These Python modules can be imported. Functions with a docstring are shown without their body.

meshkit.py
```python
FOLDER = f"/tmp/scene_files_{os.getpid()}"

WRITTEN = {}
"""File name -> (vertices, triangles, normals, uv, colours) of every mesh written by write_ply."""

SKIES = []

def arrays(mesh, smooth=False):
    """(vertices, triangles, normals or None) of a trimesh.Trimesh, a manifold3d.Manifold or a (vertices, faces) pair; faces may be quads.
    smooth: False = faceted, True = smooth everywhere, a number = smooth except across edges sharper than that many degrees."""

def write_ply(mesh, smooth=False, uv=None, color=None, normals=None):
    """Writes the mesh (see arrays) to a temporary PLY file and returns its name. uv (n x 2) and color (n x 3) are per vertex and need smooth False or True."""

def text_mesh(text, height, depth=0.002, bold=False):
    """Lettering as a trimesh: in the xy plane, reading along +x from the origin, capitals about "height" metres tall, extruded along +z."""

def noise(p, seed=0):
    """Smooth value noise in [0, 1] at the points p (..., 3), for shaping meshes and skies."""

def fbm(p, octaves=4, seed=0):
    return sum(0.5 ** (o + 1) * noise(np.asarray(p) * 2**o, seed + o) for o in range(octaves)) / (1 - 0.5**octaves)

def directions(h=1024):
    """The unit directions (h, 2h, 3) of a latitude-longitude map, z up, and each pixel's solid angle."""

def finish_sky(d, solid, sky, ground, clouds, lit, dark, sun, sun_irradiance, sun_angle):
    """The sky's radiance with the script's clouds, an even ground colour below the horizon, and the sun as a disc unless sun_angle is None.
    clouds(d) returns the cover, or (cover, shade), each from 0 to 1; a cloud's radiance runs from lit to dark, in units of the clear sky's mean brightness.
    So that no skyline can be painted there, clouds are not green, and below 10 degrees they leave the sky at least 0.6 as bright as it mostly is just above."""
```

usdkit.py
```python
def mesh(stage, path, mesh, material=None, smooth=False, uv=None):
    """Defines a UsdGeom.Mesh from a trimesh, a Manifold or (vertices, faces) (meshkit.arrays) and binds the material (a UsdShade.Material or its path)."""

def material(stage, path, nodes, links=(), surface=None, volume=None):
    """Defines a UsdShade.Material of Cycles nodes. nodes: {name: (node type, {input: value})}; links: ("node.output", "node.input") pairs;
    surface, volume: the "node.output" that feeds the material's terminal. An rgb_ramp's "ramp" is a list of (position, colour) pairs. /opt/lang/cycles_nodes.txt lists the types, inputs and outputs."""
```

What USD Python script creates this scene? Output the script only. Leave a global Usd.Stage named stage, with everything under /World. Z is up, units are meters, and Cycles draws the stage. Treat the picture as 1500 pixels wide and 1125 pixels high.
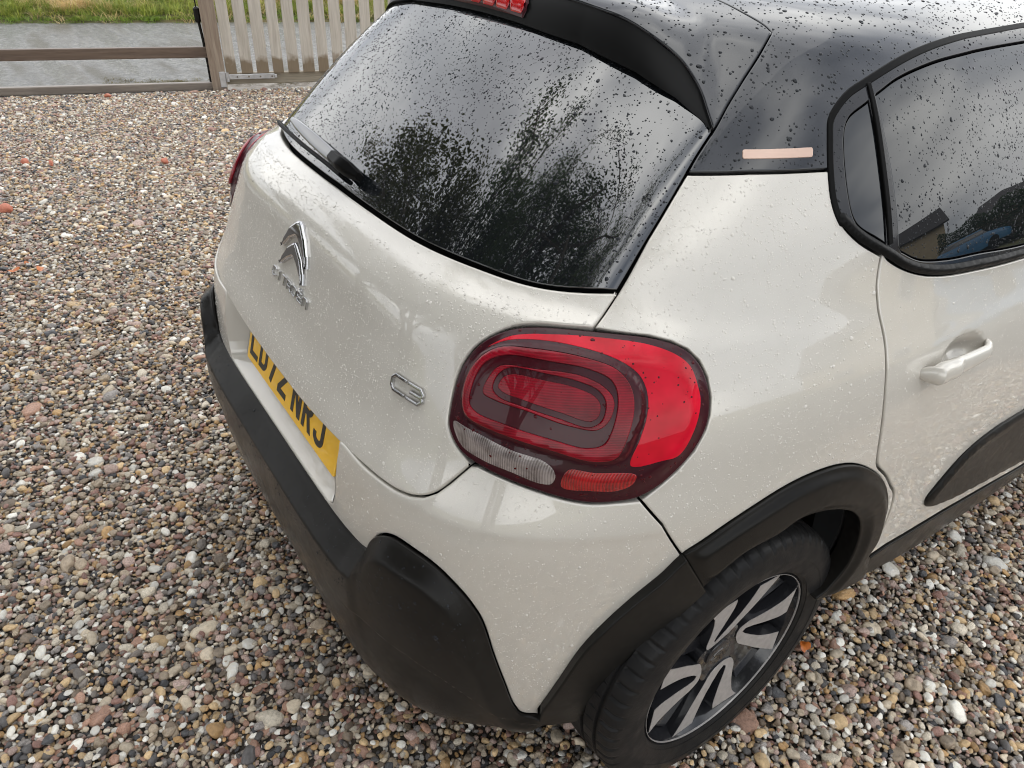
"""A pale hatchback parked on a wet gravel yard, seen from its rear right corner."""
import math, random
import numpy as np, trimesh, usdkit, meshkit
from pxr import Gf, Sdf, Usd, UsdGeom, UsdLux, UsdShade, Vt
from scipy.interpolate import PchipInterpolator, RectBivariateSpline
from scipy.ndimage import gaussian_filter1d, gaussian_filter, distance_transform_edt, map_coordinates
from scipy.spatial import Delaunay, cKDTree
import shapely
from shapely.geometry import Polygon, LineString, Point, box, MultiPolygon
from shapely.ops import unary_union
from shapely import affinity

stage = Usd.Stage.CreateInMemory()
UsdGeom.SetStageUpAxis(stage, 'Z')
UsdGeom.SetStageMetersPerUnit(stage, 1.0)
UsdGeom.Xform.Define(stage, '/World')
W = '/World'
LOOKS = '/World/Looks'
rng = np.random.default_rng(7)

# ------------------------------------------------------------------ camera
CAM_POS = (1.31922, -0.27723, 1.57707)
CAM_YAW, CAM_PITCH, CAM_ROLL, CAM_F = -0.945273, 0.588418, -0.049986, 1075.576 / 1500
def camera():
    f = np.array([math.sin(CAM_YAW) * math.cos(CAM_PITCH), math.cos(CAM_YAW) * math.cos(CAM_PITCH), -math.sin(CAM_PITCH)])
    r0 = np.array([math.cos(CAM_YAW), -math.sin(CAM_YAW), 0.0])
    d0 = np.cross(f, r0)
    c, s = math.cos(CAM_ROLL), math.sin(CAM_ROLL)
    right, down = c * r0 + s * d0, -s * r0 + c * d0
    m = np.eye(4)
    m[0, :3], m[1, :3], m[2, :3], m[3, :3] = right, -down, -f, CAM_POS
    cam = UsdGeom.Camera.Define(stage, W + '/camera')
    cam.AddTransformOp().Set(Gf.Matrix4d(*m.ravel().tolist()))
    cam.CreateHorizontalApertureAttr(36.0)
    cam.CreateVerticalApertureAttr(27.0)
    cam.CreateFocalLengthAttr(36.0 * CAM_F)
    cam.CreateClippingRangeAttr(Gf.Vec2f(0.05, 2000.0))
    cam.CreateExposureAttr(EXPOSURE)
EXPOSURE = 0.62
SUN_EL, SUN_AZ = 0.95, -1.9            # radians; azimuth = atan2(x, y) of the direction towards the sun
SKY_STRENGTH, SUN_INTENSITY, SUN_ANGLE = 0.12, 0.15, 120.0
camera()

# ------------------------------------------------------------------ sky and sun
def mat(name, nodes, links=(), surface='p.BSDF', volume=None):
    return usdkit.material(stage, f'{LOOKS}/{name}', nodes, links, surface=surface, volume=volume)
def sky():
    dome = UsdLux.DomeLight.Define(stage, W + '/sky')
    dome.GetPrim().SetCustomDataByKey('kind', 'structure')
    dome.GetPrim().SetCustomDataByKey('label', 'bright overcast sky with heavy grey clouds')
    m = mat('sky_clouds', {
        'sky': ('sky_texture', {'sky_type': 'single_scattering', 'sun_disc': False, 'sun_elevation': SUN_EL, 'sun_rotation': SUN_AZ, 'altitude': 60.0, 'aerosol_density': 1.5}),
        'co': ('texture_coordinate', {}),
        'sc': ('mapping', {'mapping_type': 'point', 'scale': (1.0, 1.0, 2.2)}),
        'n': ('noise_texture', {'scale': 1.7, 'detail': 6.0, 'roughness': 0.55, 'distortion': 0.4}),
        'n2': ('noise_texture', {'scale': 1.6, 'detail': 3.0, 'roughness': 0.45}),
        'cover': ('rgb_ramp', {'ramp': [(0.30, (0.78, 0.78, 0.78)), (0.55, (1, 1, 1))]}),
        'shade': ('rgb_ramp', {'ramp': [(0.30, (3.0, 3.25, 3.7)), (0.48, (6.2, 6.45, 6.9)), (0.70, (14.5, 14.5, 14.2))]}),
        'mix': ('mix_color', {'fac': 1.0}),
        'bg': ('background_shader', {'strength': SKY_STRENGTH}),
    }, [('co.generated', 'sc.vector'), ('sc.vector', 'n.vector'), ('sc.vector', 'n2.vector'), ('n.fac', 'cover.fac'), ('n2.fac', 'shade.fac'),
        ('cover.color', 'mix.fac'), ('sky.color', 'mix.a'), ('shade.color', 'mix.b'), ('mix.result', 'bg.color')], surface='bg.background')
    UsdShade.MaterialBindingAPI.Apply(dome.GetPrim()).Bind(m)
    sun = UsdLux.DistantLight.Define(stage, W + '/sun')
    sun.CreateNormalizeAttr(True)
    sun.CreateIntensityAttr(SUN_INTENSITY)
    sun.CreateAngleAttr(SUN_ANGLE)
    sun.CreateColorAttr(Gf.Vec3f(1.0, 0.97, 0.92))
    to = np.array([math.sin(SUN_AZ) * math.cos(SUN_EL), math.cos(SUN_AZ) * math.cos(SUN_EL), math.sin(SUN_EL)])
    x = np.cross([0, 0, 1.0], to); x /= np.linalg.norm(x); y = np.cross(to, x)
    m4 = np.eye(4); m4[0, :3], m4[1, :3], m4[2, :3] = x, y, to
    sun.AddTransformOp().Set(Gf.Matrix4d(*m4.ravel().tolist()))
sky()

# ------------------------------------------------------------------ naming helpers
taken = {}
def numbered(parent, name):
    k = (parent, name)
    n = taken.get(k, 0); taken[k] = n + 1
    return f'{parent}/{name}' if n == 0 else f'{parent}/{name}_{n:03d}'
def tag(prim, label=None, category=None, group=None, kind=None):
    for k, v in (('label', label), ('category', category), ('group', group), ('kind', kind)):
        if v: prim.SetCustomDataByKey(k, v)
    return prim
def thing(name, label, category, loc=(0, 0, 0), rz=0.0, group=None, kind=None):
    x = UsdGeom.Xform.Define(stage, numbered(W, name))
    x.AddTranslateOp().Set(Gf.Vec3d(*loc)); x.AddRotateZOp().Set(float(rz))
    tag(x.GetPrim(), label, category, group, kind)
    return str(x.GetPath())
def sub(parent, name, label=None, loc=None, rot=None, kind=None):
    x = UsdGeom.Xform.Define(stage, numbered(parent, name))
    if loc is not None: x.AddTranslateOp().Set(Gf.Vec3d(*loc))
    if rot is not None: x.AddRotateXYZOp().Set(Gf.Vec3f(*rot))
    tag(x.GetPrim(), label, kind=kind)
    return str(x.GetPath())
def obj(parent, name, mesh, material, label=None, smooth=30, category=None, group=None, kind=None):
    p = numbered(parent, name)
    if isinstance(mesh, tuple) and len(mesh) == 3:                  # vertices, normals, triangles
        v, n, f = mesh
        m = UsdGeom.Mesh.Define(stage, p)
        m.CreatePointsAttr(Vt.Vec3fArray.FromNumpy(np.ascontiguousarray(v, np.float32)))
        m.CreateFaceVertexCountsAttr(Vt.IntArray.FromNumpy(np.full(len(f), 3, np.int32)))
        m.CreateFaceVertexIndicesAttr(Vt.IntArray.FromNumpy(np.ascontiguousarray(f, np.int32).ravel()))
        m.CreateSubdivisionSchemeAttr('none')
        m.CreateNormalsAttr(Vt.Vec3fArray.FromNumpy(np.ascontiguousarray(n, np.float32)))
        m.SetNormalsInterpolation('vertex')
        UsdShade.MaterialBindingAPI.Apply(m.GetPrim()).Bind(material)
    else:
        m = usdkit.mesh(stage, p, mesh, material, smooth=smooth)
    tag(m.GetPrim(), label, category, group, kind)
    return p
def joined(parts):
    v, n, f, k = [], [], [], 0
    for a in parts:
        v.append(a[0]); n.append(a[1]); f.append(a[2] + k); k += len(a[0])
    return np.vstack(v), np.vstack(n), np.vstack(f)
def mirror(m):
    v, n, f = m
    return v * [-1, 1, 1], n * [-1, 1, 1], f[:, ::-1]
def bx(size, at=(0, 0, 0), bevel=0.0, rot=None):
    """A box, its edges bevelled (a hull of eight small octahedra)."""
    s = np.array(size, float) / 2
    if bevel <= 0:
        m = trimesh.creation.box(extents=size)
    else:
        c = np.array([[i, j, k] for i in (-1, 1) for j in (-1, 1) for k in (-1, 1)], float)
        pts = np.vstack([c * s - c * bevel * (1 - np.eye(3)[a]) for a in range(3)])
        m = trimesh.convex.convex_hull(pts)
    if rot is not None: m.apply_transform(rot)
    m.apply_translation(at)
    return m
def cat(*ms): return trimesh.util.concatenate(list(ms))
def tube(path, radius, n=8, closed_ends=True):
    path = np.asarray(path, float); radius = np.broadcast_to(np.asarray(radius, float), len(path))
    t = np.gradient(path, axis=0); t /= np.linalg.norm(t, axis=1, keepdims=True) + 1e-12
    a = np.cross(t, [0.13, 0.31, 0.94]); a /= np.linalg.norm(a, axis=1, keepdims=True) + 1e-12
    b = np.cross(t, a)
    th = np.linspace(0, 2 * np.pi, n, endpoint=False)
    v = path[:, None] + radius[:, None, None] * (np.cos(th)[None, :, None] * a[:, None] + np.sin(th)[None, :, None] * b[:, None])
    m = len(path); idx = np.arange(m * n).reshape(m, n); nx = np.roll(idx, -1, 1)
    q = np.stack([idx[:-1], nx[:-1], nx[1:], idx[1:]], -1).reshape(-1, 4)
    f = np.vstack([q[:, [0, 1, 2]], q[:, [0, 2, 3]]]); v = v.reshape(-1, 3)
    if closed_ends:
        v = np.vstack([v, path[:1], path[-1:]])
        f = np.vstack([f, np.stack([np.roll(idx[0], -1), idx[0], np.full(n, m * n)], 1), np.stack([idx[-1], np.roll(idx[-1], -1), np.full(n, m * n + 1)], 1)])
    return trimesh.Trimesh(v, f, process=False)

# ------------------------------------------------------------------ materials
def plain(name, color, rough=0.5, **k):
    return mat(name, {'p': ('principled_bsdf', {'base_color': color, 'roughness': rough, **k})})
def noisy(name, c0, c1, scale, rough=0.6, detail=5.0, bump=0.0, bscale=None, stretch=(1, 1, 1), r0=None, r1=None, **k):
    """A base colour that runs from c0 to c1 with noise in object space, relief from a finer noise, gloss from a third."""
    nodes = {'co': ('texture_coordinate', {}), 'mp': ('mapping', {'mapping_type': 'point', 'scale': stretch}),
             'n': ('noise_texture', {'scale': scale, 'detail': detail, 'roughness': 0.6}),
             'r': ('rgb_ramp', {'ramp': [(0.3, c0), (0.7, c1)]}), 'p': ('principled_bsdf', {'roughness': rough, **k})}
    links = [('co.object', 'mp.vector'), ('mp.vector', 'n.vector'), ('n.fac', 'r.fac'), ('r.color', 'p.base_color')]
    if bump:
        nodes['bn'] = ('noise_texture', {'scale': bscale or scale * 6, 'detail': 4.0, 'roughness': 0.6})
        nodes['b'] = ('bump', {'strength': 1.0, 'distance': bump})
        links += [('mp.vector', 'bn.vector'), ('bn.fac', 'b.height'), ('b.normal', 'p.normal')]
    if r0 is not None:
        nodes['rn'] = ('noise_texture', {'scale': scale * 1.7, 'detail': 4.0})
        nodes['rr'] = ('map_range', {'from_min': 0.35, 'from_max': 0.65, 'to_min': r0, 'to_max': r1, 'clamp': True})
        links += [('mp.vector', 'rn.vector'), ('rn.fac', 'rr.value'), ('rr.result', 'p.roughness')]
    return mat(name, nodes, links)
M = {}
PAINT = (0.50, 0.475, 0.43)
M['paint'] = mat('pale_pearl_paint', {
    'co': ('texture_coordinate', {}), 'fl': ('voronoi_texture', {'scale': 2600.0}),
    'fr': ('rgb_ramp', {'ramp': [(0.0, (0.50, 0.472, 0.42)), (1.0, (0.58, 0.55, 0.495))]}),
    'sm': ('noise_texture', {'scale': 9.0, 'detail': 6.0, 'roughness': 0.65}), 'sr': ('map_range', {'from_min': 0.4, 'from_max': 0.75, 'to_min': 0.0, 'to_max': 0.035, 'clamp': True}),
    'p': ('principled_bsdf', {'metallic': 0.34, 'roughness': 0.42, 'specular_ior_level': 0.5, 'coat_weight': 1.0, 'coat_ior': 1.72})},
    [('co.object', 'fl.vector'), ('fl.color', 'fr.fac'), ('fr.color', 'p.base_color'), ('co.object', 'sm.vector'), ('sm.fac', 'sr.value'), ('sr.result', 'p.coat_roughness')])
M['black_gloss'] = plain('black_gloss_paint', (0.006, 0.0065, 0.008), 0.05, ior=1.55, coat_weight=0.6, coat_roughness=0.03)
M['glass'] = mat('dark_privacy_glass', {'p': ('principled_bsdf', {'base_color': (0.003, 0.0035, 0.004), 'roughness': 0.0, 'ior': 2.3})})
M['side_glass'] = mat('dark_side_glass', {'p': ('principled_bsdf', {'base_color': (0.003, 0.0035, 0.004), 'roughness': 0.0, 'ior': 1.7})})
M['frit'] = plain('glass_border_black', (0.008, 0.008, 0.009), 0.12, ior=1.5)
M['plastic'] = noisy('black_grained_plastic', (0.0045, 0.0042, 0.0038), (0.009, 0.0082, 0.0072), 5.0, 0.4, bump=0.0003, bscale=900.0, r0=0.13, r1=0.32, specular_ior_level=0.17)
M['rubber_seal'] = plain('rubber_seal', (0.004, 0.004, 0.004), 0.5, specular_ior_level=0.06)
M['dark'] = plain('unlit_black', (0.004, 0.004, 0.004), 0.8)
M['chrome'] = plain('chrome', (0.56, 0.56, 0.57), 0.06, metallic=1.0)
M['dark_chrome'] = plain('dark_chrome', (0.30, 0.29, 0.28), 0.10, metallic=1.0)
M['tyre'] = noisy('wet_tyre_rubber', (0.004, 0.004, 0.0045), (0.009, 0.0085, 0.008), 14.0, 0.5, bump=0.0006, bscale=260.0, r0=0.34, r1=0.6, specular_ior_level=0.2)
M['rim_silver'] = noisy('machined_alloy', (0.33, 0.315, 0.305), (0.44, 0.42, 0.41), 70.0, 0.36, metallic=0.6, bump=0.0002, bscale=700.0)
M['rim_black'] = plain('gloss_black_alloy', (0.008, 0.008, 0.009), 0.14, coat_weight=0.5)
M['plate'] = noisy('yellow_plate', (0.86, 0.47, 0.006), (0.90, 0.51, 0.008), 60.0, 0.35, coat_weight=0.6)
M['plate_black'] = plain('plate_letter_black', (0.006, 0.006, 0.006), 0.35)
M['copper'] = plain('copper_pink_trim', (0.56, 0.395, 0.315), 0.35, metallic=0.35, coat_weight=0.5)
M['lens_dark'] = plain('dark_maroon_lens', (0.020, 0.0014, 0.004), 0.3, specular_ior_level=0.15, coat_weight=0.55, coat_ior=1.4, coat_roughness=0.01)
M['lens_red'] = mat('bright_red_lens', {'co': ('texture_coordinate', {}), 'n': ('noise_texture', {'scale': 14.0, 'detail': 3.0}), 'r': ('rgb_ramp', {'ramp': [(.35, (.40, .0005, .010)), (.65, (.62, .001, .022))]}), 'p': ('principled_bsdf', {'roughness': 0.5, 'specular_ior_level': 0.1, 'coat_weight': 0.5, 'coat_ior': 1.42, 'coat_roughness': 0.01})}, [('co.object', 'n.vector'), ('n.fac', 'r.fac'), ('r.color', 'p.base_color')])
M['lens_mid'] = mat('mid_red_lens', {'co': ('texture_coordinate', {}), 'w': ('wave_texture', {'wave_type': 'bands', 'bands_direction': 'z', 'scale': 90.0}), 'n': ('noise_texture', {'scale': 22.0, 'detail': 3.0}), 'mx': ('math', {'math_type': 'multiply_add', 'value2': 0.16}),
    'r': ('rgb_ramp', {'ramp': [(.35, (0.085, 0.0008, 0.004)), (.75, (0.24, 0.002, 0.012))]}), 'b': ('bump', {'strength': 0.25, 'distance': 0.0008}), 'p': ('principled_bsdf', {'roughness': 0.3, 'specular_ior_level': 0.15, 'coat_weight': 0.55, 'coat_ior': 1.4, 'coat_roughness': 0.01})},
    [('co.object', 'w.vector'), ('co.object', 'n.vector'), ('w.fac', 'mx.value1'), ('n.fac', 'mx.value3'), ('mx.value', 'r.fac'), ('r.color', 'p.base_color'), ('w.fac', 'b.height'), ('b.normal', 'p.normal')])
M['lens_deep'] = plain('deep_red_lens', (0.028, 0.0015, 0.004), 0.3, specular_ior_level=0.15, coat_weight=0.55, coat_ior=1.4, coat_roughness=0.01)
def ribbed(name, c0, c1, scale, metallic=0.0):
    """Fine moulded ribs and blotchy depth behind a clear cover."""
    return mat(name, {'co': ('texture_coordinate', {}), 'w': ('wave_texture', {'wave_type': 'bands', 'bands_direction': 'x', 'scale': scale}), 'n': ('noise_texture', {'scale': 38.0, 'detail': 3.0}),
        'mx': ('math', {'math_type': 'multiply_add', 'value2': 0.28}), 'r': ('rgb_ramp', {'ramp': [(0.35, c0), (0.85, c1)]}), 'b': ('bump', {'strength': 0.35, 'distance': 0.0008}), 'p': ('principled_bsdf', {'roughness': 0.2, 'metallic': metallic, 'coat_weight': 1.0, 'coat_roughness': 0.01})},
        [('co.object', 'w.vector'), ('co.object', 'n.vector'), ('w.fac', 'mx.value1'), ('n.fac', 'mx.value3'), ('mx.value', 'r.fac'), ('r.color', 'p.base_color'), ('w.fac', 'b.height'), ('b.normal', 'p.normal')])
M['lens_orange'] = ribbed('ribbed_red_reflector', (0.09, 0.001, 0.002), (0.32, 0.002, 0.004), 130.0)
M['lens_clear'] = ribbed('ribbed_clear_lens', (0.075, 0.058, 0.055), (0.33, 0.29, 0.28), 110.0, 0.35)
M['drop_paint'] = plain('water_on_pale_paint', (0.60, 0.57, 0.52), 0.02, ior=1.4, specular_ior_level=0.8)
M['drop_dark'] = plain('water_on_black', (0.010, 0.011, 0.013), 0.0, ior=1.33)
M['drop_red'] = plain('water_on_red_lens', (0.045, 0.0015, 0.004), 0.0, ior=1.33)
M['headlamp'] = plain('clear_headlamp', (0.5, 0.52, 0.54), 0.08, metallic=0.6, coat_weight=1.0)
M['plastic_dark'] = plain('smooth_black_plastic', (0.004, 0.004, 0.004), 0.4, specular_ior_level=0.12)
M['wiper'] = plain('satin_wiper_arm', (0.03, 0.03, 0.032), 0.22, coat_weight=0.4)
M['lens_cell'] = plain('brake_lamp_cell', (0.45, 0.006, 0.008), 0.1, coat_weight=1.0)

LEAVES = [(-2.50, -.27, .032, 'crumpled orange leaf, largest of the small cluster on the gravel left of the car'), (-2.54, -.38, .030, 'torn orange leaf nearest the picture edge in the cluster left of the car'),
          (-2.60, -.32, .018, 'tiny orange leaf scrap behind the crumpled leaf on the gravel'), (.80, 1.05, .022, 'small amber leaf on the gravel beside the rear wheel')]
TILES = [(-3.94, .61, .040, 'red tile shard on the gravel midway between the car and the fence'), (-4.30, -.16, .036, 'paler red tile shard at the left, one of two close together'),
         (-4.20, -.02, .034, 'rosy red tile shard, the farther of two close together at the left'), (-3.44, -.34, .046, 'long red tile shard at the left edge nearest the leaves'), (-5.98, .62, .05, 'orange red tile shard just inside the fence')]

# ------------------------------------------------------------------ the car's outer surface
# Plan curves from the rear centre line (s = 0) round the corner to the side and the nose, one per level (h runs from the lower edge to the roof);
# s and h are metres along the skin.
YC, YF = 1.2, 2.62
#  rear z, side z, rear y, half width, two exponents, front z, front y, two exponents
LEV=np.array([
 [.190,.190,.160,.770,4.6,2.2,.190,3.75,3.5,2.2],
 [.215,.205,.090,.818,5.2,2.4,.210,3.86,3.4,2.2],
 [.300,.270,.052,.842,5.4,2.5,.280,3.95,3.2,2.1],
 [.400,.370,.042,.858,5.4,2.5,.380,3.985,3.2,2.1],
 [.500,.480,.044,.868,5.4,2.5,.500,3.99,3.2,2.1],
 [.600,.590,.048,.871,5.4,2.5,.600,3.99,3.2,2.1],
 [.735,.720,.060,.874,5.4,2.4,.710,3.97,3.2,2.1],
 [.850,.830,.104,.868,5.2,2.2,.800,3.90,3.2,2.1],
 [.960,.930,.140,.848,5.0,2.1,.880,3.72,3.2,2.0],
 [1.045,.985,.168,.824,4.8,2.0,.960,3.40,3.0,2.0],
 [1.096,1.030,.243,.806,4.7,2.0,1.02,3.10,3.0,2.0],
 [1.180,1.120,.335,.776,4.7,2.0,1.10,2.98,3.0,2.0],
 [1.280,1.235,.450,.722,4.7,2.0,1.21,2.84,3.0,2.0],
 [1.380,1.345,.570,.650,4.7,2.0,1.33,2.66,3.0,2.0],
 [1.425,1.400,.630,.590,4.6,2.0,1.40,2.63,3.0,2.0],
 [1.455,1.440,.740,.490,4.2,2.0,1.45,2.625,3.0,2.0],
 [1.475,1.465,.900,.300,3.5,2.0,1.468,2.622,3.0,2.0],
 [1.482,1.475,1.05,.120,3.0,2.0,1.475,2.621,3.0,2.0],
])

def body_grid(NS=(240, 60, 120), NT=300):
    prof = np.r_[0, np.cumsum(np.hypot(.5 * (np.diff(LEV[:, 0]) + np.diff(LEV[:, 1])), .5 * (np.abs(np.diff(LEV[:, 2])) + np.abs(np.diff(LEV[:, 3])))))]
    h = np.linspace(0, prof[-1], NT)
    L = gaussian_filter1d(PchipInterpolator(prof, LEV)(h), 2.0, axis=0, mode='nearest')
    def arc(phi, Wd, D, n, m):
        s, c = np.sin(phi)[None], np.cos(phi)[None]
        lo = np.zeros((len(Wd), len(phi))); hi = np.full_like(lo, 3.0)
        for _ in range(50):
            r = (lo + hi) / 2
            f = (r * s / Wd[:, None]) ** n[:, None] + (r * c / D[:, None]) ** m[:, None] - 1
            lo = np.where(f < 0, r, lo); hi = np.where(f < 0, hi, r)
        return r * s, r * c
    sm = lambda a: a * a * (3 - 2 * a)
    phi = np.linspace(0, np.pi / 2, NS[0])
    x, d = arc(phi, L[:, 3], YC - L[:, 2], L[:, 4], L[:, 5])
    A = np.stack([x, YC - d, L[:, [0]] + (L[:, [1]] - L[:, [0]]) * sm(phi / (np.pi / 2))[None]], -1)
    f = np.linspace(0, 1, NS[1] + 2)[1:-1][None]
    B = np.stack([L[:, [3]] * np.ones_like(f), YC + (YF - YC) * f * np.ones((NT, 1)), L[:, [1]] * np.ones_like(f)], -1)
    phi = np.linspace(np.pi / 2, 0, NS[2])
    x, d = arc(phi, L[:, 3], np.maximum(L[:, 7] - YF, .001), L[:, 8], L[:, 9])
    C = np.stack([x, YF + d, L[:, [6]] + (L[:, [1]] - L[:, [6]]) * sm(phi / (np.pi / 2))[None]], -1)
    G = np.concatenate([A, B, C], 1)
    p = G[np.argmin(abs(L[:, 0] - .74))]
    return np.r_[0, np.cumsum(np.linalg.norm(np.diff(p, axis=0), axis=1))], h, G
BS, BH, BG = body_grid()
HMAX, SMAX = BH[-1], BS[-1]
SPL = [RectBivariateSpline(BH, BS, BG[..., k]) for k in range(3)]
def F(s, h):
    s, h = np.asarray(s, float), np.asarray(h, float)
    P = np.stack([q.ev(h, np.abs(s)) for q in SPL], -1)
    P[..., 0] *= np.where(s < 0, -1, 1)
    return P
def N(s, h, e=.004):
    h0, h1 = np.clip(h - e, 0, HMAX - .004), np.clip(h + e, .004, HMAX)
    n = np.cross(F(s + e, h) - F(s - e, h), F(s, h1) - F(s, h0))
    l = np.linalg.norm(n, axis=-1, keepdims=True)
    return np.where(l > 1e-9, n / np.maximum(l, 1e-12), [0, 0, 1.0])
def Q(s, h, off):
    """The skin moved outward by off, a number or a function of s and h."""
    o = off(s, h) if callable(off) else off
    return F(s, h) + np.asarray(o)[..., None] * N(s, h)
def QN(s, h, off, e=.0025):
    if not callable(off): return N(s, h)
    n = np.cross(Q(s + e, h, off) - Q(s - e, h, off), Q(s, h + e, off) - Q(s, h - e, off))
    l = np.linalg.norm(n, axis=-1, keepdims=True)
    return np.where(l > 1e-9, n / np.maximum(l, 1e-12), [0, 0, 1.0])
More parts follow.
